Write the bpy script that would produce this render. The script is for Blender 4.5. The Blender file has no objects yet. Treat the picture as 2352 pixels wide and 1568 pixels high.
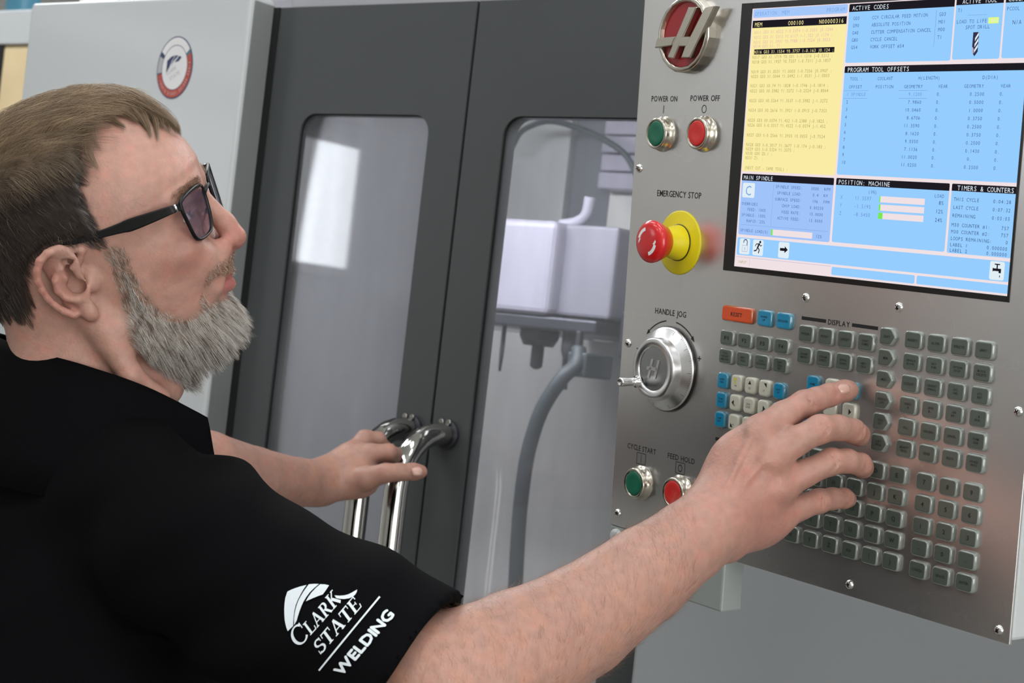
import bpy, bmesh, math, random
import numpy as np
from mathutils import Vector, Matrix
from mathutils.bvhtree import BVHTree

random.seed(7)
RNG = np.random.default_rng(11)
S = bpy.context.scene
COL = S.collection

# ------------------------------------------------------------------ camera
FPX = 4134.42                       # focal length in pixels of the 2352 px wide frame
CAM = np.array([0.0, 0.0, 1.55])
# rows: world X (along the machine front), Y (into the machine), Z (up) seen in camera axes (right, down, forward)
MC = np.array([[0.79998, 0.085, -0.59398], [0.58945, 0.07374, 0.80443], [0.11217, -0.99365, 0.00889]])
cam_data = bpy.data.cameras.new('camera')
cam_data.sensor_width = 36.0
cam_data.sensor_fit = 'HORIZONTAL'
cam_data.lens = FPX / 2352 * 36
cam_data.clip_start = 0.05
cam_data.dof.use_dof = True
cam_data.dof.focus_distance = 1.5
cam_data.dof.aperture_fstop = 15
cam = bpy.data.objects.new('camera', cam_data)
COL.objects.link(cam)
r_, u_, b_ = MC @ [1, 0, 0], MC @ [0, -1, 0], MC @ [0, 0, -1]
cam.matrix_world = Matrix(((r_[0], u_[0], b_[0], CAM[0]), (r_[1], u_[1], b_[1], CAM[1]), (r_[2], u_[2], b_[2], CAM[2]), (0, 0, 0, 1)))
S.camera = cam

# ------------------------------------------------------------------ world, lights, exposure
wd = bpy.data.worlds.new('world')
S.world = wd
wd.use_nodes = True
wd.node_tree.nodes['Background'].inputs[0].default_value = (0.85, 0.92, 1.0, 1)
wd.node_tree.nodes['Background'].inputs[1].default_value = 0.35
S.view_settings.view_transform = 'Standard'
S.view_settings.look = 'None'
S.view_settings.gamma = 1.0
S.view_settings.use_curve_mapping = False
S.view_settings.exposure = 0.0
S.cycles.max_bounces = 8
S.cycles.transparent_max_bounces = 12
S.cycles.use_denoising = True
S.cycles.caustics_reflective = False
S.cycles.caustics_refractive = False

CEIL = 4.0
LAMPS = [(-2.6, -0.4), (-0.6, -0.4), (1.4, -0.4), (-2.6, 1.1), (-0.6, 1.1), (1.4, 1.1), (-2.6, -2.2), (-0.6, -2.2), (1.4, -2.2), (-3.8, 3.4), (-1.2, 3.9), (1.2, 3.4), (-4.4, 1.9)]  # last lamp is added to brighten the front of the shelf
LAMP_W = 14.5
def area_lamp(name, loc, sx, sy, watts, color=(0.97, 0.99, 1.0), rot=(0, 0, 0)):
    l = bpy.data.lights.new(name, 'AREA')
    l.shape = 'RECTANGLE'; l.size = sx; l.size_y = sy; l.energy = watts; l.color = color
    o = bpy.data.objects.new(name, l)
    o.location = loc; o.rotation_euler = rot
    COL.objects.link(o)
    return o
for lx, ly in LAMPS:
    area_lamp('ceiling_lamp_light', (lx, ly, CEIL - 0.13), 1.25, 0.28, LAMP_W * (3.2 if ly > 3 or lx < -4 else 1.0))

# ------------------------------------------------------------------ helpers
def P(px, py, d):
    """camera-frame point in mm for a picture position and a depth in mm"""
    return np.array([(px - 1176) / FPX * d, (py - 784) / FPX * d, d])
def c2w(p):
    """camera-frame mm -> world metres"""
    return CAM + (np.asarray(p, float) * 0.001) @ MC.T
def w2px(w):
    c = (np.asarray(w, float) - CAM) @ MC
    return 1176 + FPX * c[..., 0] / c[..., 2], 784 + FPX * c[..., 1] / c[..., 2]
def onY(px, py, y):
    r = MC @ np.array([(px - 1176) / FPX, (py - 784) / FPX, 1.0])
    return CAM + r * (y / r[1])

MATS = {}
def mat(name, col, rough=0.5, metal=0.0, spec=0.5, var=0.0, vscale=8.0, bump=0.0, bscale=200.0, stretch=(1, 1, 1),
        emit=None, estr=0.0, coat=0.0, attr=None, sss=0.0, sssr=(1, .35, .2), sscale=0.004, sheen=0.0, alpha=None, rvar=0.0, aniso=0.0, trans=0.0):
    """procedural principled material: noise-varied colour, noise bump, optional colour attribute"""
    if name in MATS: return MATS[name]
    m = bpy.data.materials.new(name); m.use_nodes = True
    nt = m.node_tree; N = nt.nodes; Lk = nt.links
    b = N['Principled BSDF']
    b.inputs['Roughness'].default_value = rough
    b.inputs['Metallic'].default_value = metal
    b.inputs['Specular IOR Level'].default_value = spec
    b.inputs['Coat Weight'].default_value = coat
    b.inputs['Coat Roughness'].default_value = 0.08
    b.inputs['Transmission Weight'].default_value = trans
    b.inputs['Anisotropic'].default_value = aniso
    if sheen: b.inputs['Sheen Weight'].default_value = sheen
    if sss:
        b.inputs['Subsurface Weight'].default_value = sss
        b.inputs['Subsurface Radius'].default_value = sssr
        b.inputs['Subsurface Scale'].default_value = sscale
    if emit is not None:
        b.inputs['Emission Color'].default_value = (*emit, 1); b.inputs['Emission Strength'].default_value = estr
    tc = N.new('ShaderNodeTexCoord'); mp = N.new('ShaderNodeMapping'); mp.inputs['Scale'].default_value = stretch
    Lk.new(tc.outputs['Object'], mp.inputs['Vector'])
    csock = None
    if attr:
        at = N.new('ShaderNodeAttribute'); at.attribute_name = attr; csock = at.outputs['Color']
    if var > 0 or rvar > 0:
        nz = N.new('ShaderNodeTexNoise'); nz.inputs['Scale'].default_value = vscale; nz.inputs['Detail'].default_value = 5
        Lk.new(mp.outputs['Vector'], nz.inputs['Vector'])
        rp = N.new('ShaderNodeMapRange'); rp.inputs['From Min'].default_value = 0.3; rp.inputs['From Max'].default_value = 0.7
        rp.inputs['To Min'].default_value = 1 - var; rp.inputs['To Max'].default_value = 1 + var
        Lk.new(nz.outputs['Fac'], rp.inputs['Value'])
        mx = N.new('ShaderNodeVectorMath'); mx.operation = 'MULTIPLY'
        if csock: Lk.new(csock, mx.inputs[0])
        else: mx.inputs[0].default_value = col
        Lk.new(rp.outputs['Result'], mx.inputs[1])
        csock = mx.outputs[0]
        if rvar > 0:
            rr = N.new('ShaderNodeMapRange'); rr.inputs['From Min'].default_value = 0.3; rr.inputs['From Max'].default_value = 0.7
            rr.inputs['To Min'].default_value = rough - rvar; rr.inputs['To Max'].default_value = rough + rvar
            Lk.new(nz.outputs['Fac'], rr.inputs['Value']); Lk.new(rr.outputs['Result'], b.inputs['Roughness'])
    if csock: Lk.new(csock, b.inputs['Base Color'])
    else: b.inputs['Base Color'].default_value = (*col, 1)
    if bump > 0:
        n2 = N.new('ShaderNodeTexNoise'); n2.inputs['Scale'].default_value = bscale; n2.inputs['Detail'].default_value = 3
        Lk.new(mp.outputs['Vector'], n2.inputs['Vector'])
        bp = N.new('ShaderNodeBump'); bp.inputs['Strength'].default_value = bump; bp.inputs['Distance'].default_value = 0.002
        Lk.new(n2.outputs['Fac'], bp.inputs['Height']); Lk.new(bp.outputs['Normal'], b.inputs['Normal'])
    if alpha is not None: b.inputs['Alpha'].default_value = alpha
    MATS[name] = m
    return m
def emat(name, col, strength=1.0):
    if name in MATS: return MATS[name]
    m = bpy.data.materials.new(name); m.use_nodes = True
    nt = m.node_tree; nt.nodes.clear()
    e = nt.nodes.new('ShaderNodeEmission'); e.inputs[0].default_value = (*col, 1); e.inputs[1].default_value = strength
    o = nt.nodes.new('ShaderNodeOutputMaterial'); nt.links.new(e.outputs[0], o.inputs[0])
    MATS[name] = m
    return m
def srgb(r, g, b):
    return tuple(((c / 255) / 12.92 if c / 255 < 0.04045 else ((c / 255 + 0.055) / 1.055) ** 2.4) for c in (r, g, b))

def empty(name, loc=(0, 0, 0), mtx=None):
    o = bpy.data.objects.new(name, None); o.empty_display_size = 0.1
    COL.objects.link(o)
    if mtx is not None: o.matrix_world = mtx
    else: o.location = loc
    return o
def tag(o, label=None, cat=None, group=None, kind=None):
    if label: o['label'] = label
    if cat: o['category'] = cat
    if group: o['group'] = group
    if kind: o['kind'] = kind
    return o
def link(name, me, mats, parent=None, smooth=False):
    o = bpy.data.objects.new(name, me); COL.objects.link(o)
    for m in (mats if isinstance(mats, (list, tuple)) else [mats]):
        if m.name not in [x.name for x in me.materials if x]: me.materials.append(m)
    if parent is not None: o.parent = parent
    if smooth:
        me.polygons.foreach_set('use_smooth', np.ones(len(me.polygons), bool)); me.update()
    return o
def obj(name, bm, mats, parent=None, smooth=False, loc=None):
    me = bpy.data.meshes.new(name); bm.to_mesh(me); bm.free()
    o = link(name, me, mats, parent, smooth)
    if loc is not None: o.location = loc
    return o
def npmesh(name, V, Fq):
    """mesh from numpy vertices and an (n,3) or (n,4) face array"""
    me = bpy.data.meshes.new(name)
    V = np.asarray(V, np.float32); Fq = np.asarray(Fq, np.int32)
    n, k = Fq.shape
    me.vertices.add(len(V)); me.vertices.foreach_set('co', V.ravel())
    me.loops.add(n * k); me.loops.foreach_set('vertex_index', Fq.ravel())
    me.polygons.add(n); me.polygons.foreach_set('loop_start', np.arange(0, n * k, k, dtype=np.int32))
    me.update(calc_edges=True); me.validate()
    return me
def set_color(me, rgb, name='tint'):
    a = me.color_attributes.new(name, 'FLOAT_COLOR', 'POINT')
    c = np.ones((len(me.vertices), 4), np.float32); c[:, :3] = rgb
    a.data.foreach_set('color', c.ravel())

def add_box(bm, x0, x1, y0, y1, z0, z1, mi=0):
    vs = [bm.verts.new((x, y, z)) for x in (x0, x1) for y in (y0, y1) for z in (z0, z1)]
    for f in ((0, 1, 3, 2), (4, 6, 7, 5), (0, 4, 5, 1), (2, 3, 7, 6), (0, 2, 6, 4), (1, 5, 7, 3)):
        fc = bm.faces.new([vs[i] for i in f]); fc.material_index = mi
    return vs
def bevel(bm, w, seg=2, ang=0.6):
    bm.normal_update()
    es = [e for e in bm.edges if len(e.link_faces) == 2 and e.calc_face_angle(0) > ang]
    bmesh.ops.bevel(bm, geom=es, offset=w, segments=seg, profile=0.5, affect='EDGES', clamp_overlap=True)
    return bm
def box_bm(x0, x1, y0, y1, z0, z1, bv=0.0, seg=2):
    bm = bmesh.new(); add_box(bm, x0, x1, y0, y1, z0, z1)
    bmesh.ops.recalc_face_normals(bm, faces=bm.faces)
    if bv: bevel(bm, bv, seg)
    return bm
def lathe(bm, prof, n=40, ox=0.0, oy=0.0, mis=None, cap=False):
    """profile of (radius, z) turned about z; mis = material index for each segment"""
    rings = []
    for r, z in prof:
        if r < 1e-7: rings.append([bm.verts.new((ox, oy, z))])
        else: rings.append([bm.verts.new((ox + r * math.cos(2 * math.pi * i / n), oy + r * math.sin(2 * math.pi * i / n), z)) for i in range(n)])
    for k in range(len(rings) - 1):
        a, b = rings[k], rings[k + 1]
        for i in range(n):
            j = (i + 1) % n
            if len(a) == 1 and len(b) == 1: continue
            if len(a) == 1: f = bm.faces.new((a[0], b[i], b[j]))
            elif len(b) == 1: f = bm.faces.new((a[i], b[0], a[j]))
            else: f = bm.faces.new((a[i], b[i], b[j], a[j]))
            f.smooth = True
            if mis: f.material_index = mis[k]
    bmesh.ops.recalc_face_normals(bm, faces=bm.faces)
    return bm
def prism(bm, pts, z0, z1, mi=0):
    a = [bm.verts.new((x, y, z0)) for x, y in pts]; b = [bm.verts.new((x, y, z1)) for x, y in pts]
    f = bm.faces.new(b); f.material_index = mi
    f = bm.faces.new(a[::-1]); f.material_index = mi
    n = len(pts)
    for i in range(n):
        f = bm.faces.new((a[i], a[(i + 1) % n], b[(i + 1) % n], b[i])); f.material_index = mi
    return bm
def rrect(x0, x1, y0, y1, r, n=5):
    pts = []
    for cx, cy, a0 in ((x1 - r, y1 - r, 0), (x0 + r, y1 - r, 90), (x0 + r, y0 + r, 180), (x1 - r, y0 + r, 270)):
        for i in range(n + 1):
            a = math.radians(a0 + 90 * i / n); pts.append((cx + r * math.cos(a), cy + r * math.sin(a)))
    return pts
def tube(bm, path, r, n=16, caps=True):
    """round tube along 3-d points; r = number or list"""
    path = [Vector(p) for p in path]; m = len(path)
    rs = r if isinstance(r, (list, tuple)) else [r] * m
    T = []
    for i in range(m):
        T.append((path[min(i + 1, m - 1)] - path[max(i - 1, 0)]).normalized())
    ref = Vector((0, 0, 1)) if abs(T[0].z) < 0.9 else Vector((1, 0, 0))
    u = (ref - T[0] * ref.dot(T[0])).normalized(); rings = []
    for i in range(m):
        u = (u - T[i] * u.dot(T[i])).normalized(); v = T[i].cross(u)
        rings.append([bm.verts.new(path[i] + (u * math.cos(2 * math.pi * k / n) + v * math.sin(2 * math.pi * k / n)) * rs[i]) for k in range(n)])
    for i in range(m - 1):
        for k in range(n):
            f = bm.faces.new((rings[i][k], rings[i][(k + 1) % n], rings[i + 1][(k + 1) % n], rings[i + 1][k])); f.smooth = True
    if caps:
        bm.faces.new(rings[0][::-1]); bm.faces.new(rings[-1])
    return bm
def smooth_path(pts, n=8):
    """catmull-rom through points"""
    pts = [np.array(p, float) for p in pts]; pts = [2 * pts[0] - pts[1]] + pts + [2 * pts[-1] - pts[-2]]
    out = []
    for i in range(1, len(pts) - 2):
        p0, p1, p2, p3 = pts[i - 1:i + 3]
        for k in range(n):
            t = k / n
            out.append(0.5 * (2 * p1 + (p2 - p0) * t + (2 * p0 - 5 * p1 + 4 * p2 - p3) * t * t + (3 * p1 - p0 - 3 * p2 + p3) * t ** 3))
    out.append(pts[-2])
    return out

# ---- lettering: glyph outlines of Blender's built-in font, kept as flat meshes
GLY = {}
BOLD = [0.0]
def glyph(ch):
    ky = (ch, BOLD[0])
    if ky not in GLY:
        cu = bpy.data.curves.new('glyph', 'FONT'); cu.body = ch; cu.offset = BOLD[0]; cu.size = 1.0; cu.resolution_u = 2; cu.fill_mode = 'FRONT'
        o = bpy.data.objects.new('glyph', cu); COL.objects.link(o)
        me = bpy.data.meshes.new_from_object(o)
        V = np.zeros(len(me.vertices) * 3, np.float32); me.vertices.foreach_get('co', V); V = V.reshape(-1, 3)[:, :2].copy()
        Fs = [tuple(p.vertices) for p in me.polygons]
        w = (V[:, 0].min(), V[:, 0].max()) if len(V) else (0, 0.3)
        bpy.data.objects.remove(o); bpy.data.curves.remove(cu); bpy.data.meshes.remove(me)
        GLY[ky] = (V, Fs, w)
    return GLY[ky]
CAPH = 0.73
class Print:
    """collects flat lettering and shapes (x right, y up) with material indices into one mesh"""
    def __init__(s): s.V = []; s.F = []; s.M = []
    def poly(s, pts, mi=0, z=0.0):
        b = len(s.V); s.V += [(x, y, z) for x, y in pts]; s.F.append(tuple(range(b, b + len(pts)))); s.M.append(mi)
    def rect(s, x0, x1, y0, y1, mi=0, z=0.0): s.poly([(x0, y0), (x1, y0), (x1, y1), (x0, y1)], mi, z)
    def rrect(s, x0, x1, y0, y1, r, mi=0, z=0.0): s.poly(rrect(x0, x1, y0, y1, r, 3), mi, z)
    def ring(s, cx, cy, r0, r1, a0=0, a1=360, mi=0, z=0.0, n=32, sx=1.0):
        for i in range(n):
            t0, t1 = (math.radians(a0 + (a1 - a0) * k / n) for k in (i, i + 1))
            s.poly([(cx + sx * r0 * math.cos(t0), cy + r0 * math.sin(t0)), (cx + sx * r1 * math.cos(t0), cy + r1 * math.sin(t0)),
                    (cx + sx * r1 * math.cos(t1), cy + r1 * math.sin(t1)), (cx + sx * r0 * math.cos(t1), cy + r0 * math.sin(t1))], mi, z)
    def text(s, txt, x, y, h, mi=0, z=0.0, align='l', mono=None, cw=None, fit=None, shear=0.0):
        """h = capital height; mono = cell width; fit = total width"""
        sc = h / CAPH
        if mono:
            adv = [mono] * len(txt); tot = mono * len(txt); wsc = []
            for ch in txt:
                V, Fs, w = glyph(ch); gw = max(w[1] - w[0], 1e-3)
                wsc.append(min(sc, 0.86 * mono / gw))
        else:
            adv = []; wsc = [sc] * len(txt)
            for ch in txt:
                V, Fs, w = glyph(ch); adv.append((0.34 if ch == ' ' else (w[1] - w[0]) + 0.10) * sc)
            tot = sum(adv) - 0.10 * sc
            if fit: q = fit / tot; adv = [a * q for a in adv]; wsc = [sc * q] * len(txt); tot = fit
        cx = x - (0 if align == 'l' else tot / 2 if align == 'c' else tot)
        for ch, a, ws in zip(txt, adv, wsc):
            V, Fs, w = glyph(ch)
            b = len(s.V)
            if mono: ox = cx + mono / 2 - ws * (w[0] + w[1]) / 2
            else: ox = cx - w[0] * ws
            for vx, vy in V: s.V.append((ox + vx * ws + shear * vy * sc, y + vy * sc, z))
            for f in Fs: s.F.append(tuple(i + b for i in f)); s.M.append(mi)
            cx += a
    def build(s, name, mats, parent=None, loc=None):
        me = bpy.data.meshes.new(name); me.from_pydata(s.V, [], s.F)
        for m in mats: me.materials.append(m)
        me.polygons.foreach_set('material_index', s.M); me.update()
        o = bpy.data.objects.new(name, me); COL.objects.link(o)
        if parent is not None: o.parent = parent
        if loc is not None: o.location = loc
        return o
# ------------------------------------------------------------------ room
m_floor = mat('concrete_floor', srgb(120, 118, 112), 0.55, var=0.15, vscale=2.5, bump=0.05, bscale=60)
m_wall = mat('painted_block_wall', srgb(200, 200, 196), 0.8, var=0.04, vscale=1.5, bump=0.1, bscale=40)
m_ceil = mat('white_ceiling', srgb(215, 215, 212), 0.9, var=0.03, vscale=3)
def slab(name, x0, x1, y0, y1, z0, z1, m):
    return tag(obj(name, box_bm(x0, x1, y0, y1, z0, z1), m), kind='structure')
slab('floor', -7, 5, -5, 7, -0.1, 0, m_floor)
slab('ceiling', -7, 5, -5, 7, CEIL, CEIL + 0.1, m_ceil)
slab('wall_back', -7, 5, 7, 7.1, 0, CEIL, m_wall)
slab('wall_front', -7, 5, -5.1, -5, 0, CEIL, m_wall)
slab('wall_left', -7.1, -7, -5, 7, 0, CEIL, m_wall)
slab('wall_right', 5, 5.1, -5, 7, 0, CEIL, m_wall)
# high shop window in the left wall
m_day = emat('bright_window_pane', (0.90, 0.93, 0.97), 4.8)
def wall_window(name, y0, y1, z0, z1):
    w = obj(name, box_bm(-6.999, -6.96, y0, y1, z0, z1), m_day); tag(w, kind='structure')
    for a in ((y0 - 0.06, y1 + 0.06, z0 - 0.06, z0), (y0 - 0.06, y1 + 0.06, z1, z1 + 0.06), (y0 - 0.06, y0, z0, z1), (y1, y1 + 0.06, z0, z1)):
        obj('window_frame', box_bm(-7.0, -6.94, *a, 0.005), m_ceil, w)
wall_window('window_1', -4.02, -2.3, 1.95, 2.64)
# added fill light: unseen glowing panel in the right wall, framed like a door
fill1 = obj('fill_panel', box_bm(4.97, 4.999, -4.1, 0.3, 0.05, 3.17), emat('fill_panel_glow', (1.0, 0.985, 0.96), 6.1)); tag(fill1, kind='structure')
for a in ((-4.2, -4.1, 0, 3.27), (0.3, 0.4, 0, 3.27), (-4.1, 0.3, 3.17, 3.27)): obj('fill_panel_frame', box_bm(4.9, 4.99, *a, 0.005), m_ceil, fill1)
wall_window('window_2', -4.02, -1.7, 2.84, 3.02)
m_fix = mat('lamp_housing_white', srgb(230, 230, 228), 0.5, var=0.02)
for i, (lx, ly) in enumerate(LAMPS):
    t = empty('ceiling_lamp', (lx, ly, CEIL))
    row = ['front', 'middle', 'rear', 'far'][0 if ly < -1 else 1 if ly < 0.5 else 2 if ly < 2 else 3]
    side = 'left' if lx < -2 else 'centre' if lx < 0 else 'right'
    lab = f'long white ceiling lamp, {side} one of the {row} row' if lx > -4 else 'added ceiling lamp that brightens the storage shelf'
    tag(t, lab, 'ceiling lamp', 'ceiling lamps')
    obj('housing', box_bm(-0.65, 0.65, -0.16, 0.16, -0.10, 0.0, 0.01), m_fix, t)
    for s in (-1, 1):
        obj('reflector', box_bm(-0.65, 0.65, s * 0.155 - 0.006, s * 0.155 + 0.006, -0.15, -0.10, 0.002), m_fix, t)

# ------------------------------------------------------------------ machine enclosure
m_white = mat('pale_grey_paint', srgb(196, 200, 203), 0.30, var=0.015, vscale=3, bump=0.03, bscale=300, coat=0.15)
m_grey = mat('mid_grey_paint', srgb(150, 154, 157), 0.42, var=0.015, vscale=3, bump=0.03, bscale=300)
m_dark = mat('charcoal_paint', srgb(70, 73, 75), 0.40, var=0.05, vscale=4, bump=0.12, bscale=900)
m_gasket = mat('black_rubber', srgb(16, 17, 18), 0.6, var=0.1)
m_chrome = mat('polished_chrome', (0.56, 0.55, 0.53), 0.09, 1.0, var=0.04, vscale=30)
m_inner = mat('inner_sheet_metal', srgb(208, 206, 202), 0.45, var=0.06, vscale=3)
m_inner_dk = mat('inner_dark_cover', srgb(110, 113, 120), 0.5, var=0.06, vscale=5)
m_spindle = mat('spindle_cover_white', srgb(166, 163, 177), 0.4, var=0.02)
m_iron = mat('dark_machined_iron', srgb(70, 71, 78), 0.4, 0.6, var=0.1)
m_hose = mat('blue_grey_hose', srgb(58, 66, 70), 0.5, var=0.1, vscale=40)
m_tray = mat('stained_tray', srgb(92, 82, 76), 0.5, var=0.2, vscale=12)
DY = 1.85                      # front plane of the doors
ZT, ZB = 2.012, 0.62           # top and bottom of the doors
# smoky window glass: mostly clear, a little dusty, mirror-like at grazing angles
def glass_mat(name, dust, dustcol, tint=(0.93, 0.94, 0.95)):
    m = bpy.data.materials.new(name); m.use_nodes = True; nt = m.node_tree; N = nt.nodes; N.clear()
    tr = N.new('ShaderNodeBsdfTransparent'); tr.inputs[0].default_value = (*tint, 1)
    gl = N.new('ShaderNodeBsdfGlossy'); gl.inputs['Roughness'].default_value = 0.02
    df = N.new('ShaderNodeBsdfDiffuse'); df.inputs[0].default_value = (*dustcol, 1)
    fr = N.new('ShaderNodeFresnel'); fr.inputs[0].default_value = 1.45
    m1 = N.new('ShaderNodeMixShader'); m2 = N.new('ShaderNodeMixShader')
    tc = N.new('ShaderNodeTexCoord'); mp = N.new('ShaderNodeMapping'); mp.inputs['Scale'].default_value = (14, 1, 2.2)
    nz = N.new('ShaderNodeTexNoise'); nz.inputs['Scale'].default_value = 1.6; nz.inputs['Detail'].default_value = 4
    mr = N.new('ShaderNodeMapRange'); mr.inputs['From Min'].default_value = 0.3; mr.inputs['From Max'].default_value = 0.7
    mr.inputs['To Min'].default_value = dust * 0.75; mr.inputs['To Max'].default_value = dust * 1.25
    out = N.new('ShaderNodeOutputMaterial'); L = nt.links
    L.new(tc.outputs['Object'], mp.inputs[0]); L.new(mp.outputs[0], nz.inputs['Vector']); L.new(nz.outputs['Fac'], mr.inputs['Value'])
    L.new(mr.outputs[0], m1.inputs[0]); L.new(tr.outputs[0], m1.inputs[1]); L.new(df.outputs[0], m1.inputs[2])
    L.new(fr.outputs[0], m2.inputs[0]); L.new(m1.outputs[0], m2.inputs[1]); L.new(gl.outputs[0], m2.inputs[2]); L.new(m2.outputs[0], out.inputs[0])
    MATS[name] = m
    return m
m_glass = glass_mat('dusty_window_glass', 0.20, srgb(165, 168, 176))

def framed_sheet(x0, x1, z0, z1, wx0, wx1, wz0, wz1, r, y0, y1):
    """flat door skin with a round-cornered window cut out, thickness y0..y1"""
    bm = bmesh.new()
    inner = rrect(wx0, wx1, wz0, wz1, r, 6); n = len(inner)
    cx, cz = (wx0 + wx1) / 2, (wz0 + wz1) / 2
    outer = []
    for (x, z) in inner:            # project window outline to the rectangle
        dx, dz = x - cx, z - cz
        best = 1e9
        for lim, d in ((x1 - cx, dx), (x0 - cx, dx), (z1 - cz, dz), (z0 - cz, dz)):
            if abs(d) > 1e-9 and lim / d > 0: best = min(best, lim / d)
        outer.append((cx + dx * best, cz + dz * best))
    corners = [(x1, z1), (x0, z1), (x0, z0), (x1, z0)]
    vi = [[bm.verts.new((x, y, z)) for x, z in inner] for y in (y0, y1)]
    vo = [[bm.verts.new((x, y, z)) for x, z in outer] for y in (y0, y1)]
    vc = [[bm.verts.new((x, y, z)) for x, z in corners] for y in (y0, y1)]
    def ang(p): return math.atan2(p[1] - cz, p[0] - cx)
    for s in (0, 1):
        for i in range(n):
            j = (i + 1) % n
            a, b = outer[i], outer[j]
            loop = [vi[s][i], vo[s][i]]
            on = lambda p: 0 if abs(p[0] - x1) < 1e-6 else 1 if abs(p[1] - z1) < 1e-6 else 2 if abs(p[0] - x0) < 1e-6 else 3
            if on(a) != on(b):
                k = {(0, 1): 0, (1, 2): 1, (2, 3): 2, (3, 0): 3}.get((on(a), on(b)))
                if k is not None: loop.append(vc[s][k])
            loop += [vo[s][j], vi[s][j]]
            bm.faces.new(loop)
    for i in range(n):
        j = (i + 1) % n
        bm.faces.new((vi[0][i], vi[0][j], vi[1][j], vi[1][i]))
    bnd = [e for e in bm.edges if len(e.link_faces) == 1]
    # outer rim: join the front and back boundary loops
    fr = {(round(v.co.x, 6), round(v.co.z, 6)): v for v in vo[0] + vc[0]}
    bk = {(round(v.co.x, 6), round(v.co.z, 6)): v for v in vo[1] + vc[1]}
    for e in bnd:
        a, b = e.verts
        if abs(a.co.y - y0) < 1e-6 and abs(b.co.y - y0) < 1e-6:
            ka, kb = (round(a.co.x, 6), round(a.co.z, 6)), (round(b.co.x, 6), round(b.co.z, 6))
            if ka in bk and kb in bk: bm.faces.new((a, b, bk[kb], bk[ka]))
    bmesh.ops.recalc_face_normals(bm, faces=bm.faces)
    return bm

def make_handle(parent, mx, mz):
    """bent chrome pull bar: leaves the door, bends down, returns to the door"""
    so, rb = 0.092, 0.074
    top = [(mx, DY, mz), (mx, DY - so + rb, mz)]
    pth = [(mx, DY + 0.002, mz), (mx, DY - so + rb + 0.006, mz)]
    for i in range(1, 9):
        a = math.radians(90 * i / 8); pth.append((mx, DY - so + rb - rb * math.sin(a), mz - rb + rb * math.cos(a)))
    zl = mz - 0.52
    for k in range(1, 8): pth.append((mx, DY - so, mz - rb + (zl + rb - (mz - rb)) * k / 8))
    for i in range(0, 9):
        a = math.radians(90 * i / 8); pth.append((mx, DY - so + rb - rb * math.cos(a), zl + rb - rb * math.sin(a)))
    pth.append((mx, DY + 0.002, zl))
    h = obj('handle', tube(bmesh.new(), pth, 0.0152, 24), m_chrome, parent)
    for z in (mz, zl):
        bm = bmesh.new(); tube(bm, [(mx, DY - 0.007, z), (mx, DY + 0.001, z)], 0.0195, 24); bevel(bm, 0.002)
        f = obj('mounting_flange', bm, m_iron, h)
        for s in (-1, 1):
            bm = bmesh.new(); tube(bm, [(mx + s * 0.006, DY - 0.010, z + 0.0165), (mx + s * 0.006, DY - 0.006, z + 0.0165)], 0.0035, 8)
            obj('bolt', bm, m_chrome, h)

def make_door(label, x0, x1, wx0, wx1, hx):
    t = empty('machine_door', ((x0 + x1) / 2, DY, ZB)); off = Vector((-(x0 + x1) / 2, -DY, -ZB))
    tag(t, label, 'door', 'sliding machine doors')
    root = empty('tmp'); objs = []
    bm = framed_sheet(x0, x1, ZB, ZT, wx0, wx1, 1.02, 1.860, 0.026, DY, DY + 0.028)
    objs.append(obj('door_skin', bm, m_dark, t))
    bm = framed_sheet(wx0 - 0.004, wx1 + 0.004, 1.016, 1.864, wx0 + 0.001, wx1 - 0.001, 1.021, 1.859, 0.025, DY + 0.003, DY + 0.006)
    objs.append(obj('window_gasket', bm, m_gasket, t))
    objs.append(obj('window_pane', box_bm(wx0 - 0.003, wx1 + 0.003, DY + 0.0065, DY + 0.0105, 1.017, 1.863), m_glass, t))
    make_handle(t, hx, 1.441)
    bpy.data.objects.remove(root)
    for c in t.children: c.location = off
    return t
make_door('left charcoal door with a tall window and a chrome handle, gripped by the man', -1.853, -1.4845, -1.778, -1.543, -1.515)
make_door('right charcoal door with a window onto the spindle, partly behind the control panel', -1.4800, -1.118, -1.418, -1.183, -1.453)

enc = empty('machine_enclosure', (-1.5, 2.6, 0)); tag(enc, 'pale grey enclosure of the milling machine around the charcoal doors', 'machine')
def epart(name, bm, m, parent=enc):
    o = obj(name, bm, m, parent)
    o.location = (1.5, -2.6, 0) if parent is enc else (0, 0, 0)
    return o
FY = 1.803
epart('front_panel', box_bm(-2.345, -1.856, FY, FY + 0.05, 0.12, 2.022, 0.006, 3), m_white)
epart('front_panel', box_bm(-1.106, 0.55, FY, FY + 0.30, 0.12, 2.05, 0.006, 3), m_grey)
epart('lower_panel', box_bm(-1.850, -1.112, FY + 0.01, FY + 0.30, 0.12, 0.60, 0.006, 3), m_white)
epart('door_track', box_bm(-1.853, -1.112, DY + 0.03, DY + 0.10, 2.016, 2.09, 0.004), mat('track_grey', srgb(168, 168, 174), 0.4, var=0.05))
epart('seal_strip', box_bm(-1.8545, -1.8425, DY - 0.0025, DY - 0.0003, 0.62, 2.012), m_gasket)
epart('shaded_return', box_bm(-1.8562, -1.8545, FY + 0.007, DY - 0.001, 0.14, 2.014), mat('shaded_return_grey', srgb(126, 130, 130), 0.45, var=0.03))  # added cover strip, painted grey to darken the return face as if shaded
epart('seal_strip', box_bm(-1.4843, -1.4802, DY + 0.006, DY + 0.03, 0.62, 2.012), m_gasket)
epart('seal_strip', box_bm(-1.1175, -1.1065, DY - 0.02, DY + 0.03, 0.62, 2.012), m_gasket)
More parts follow.
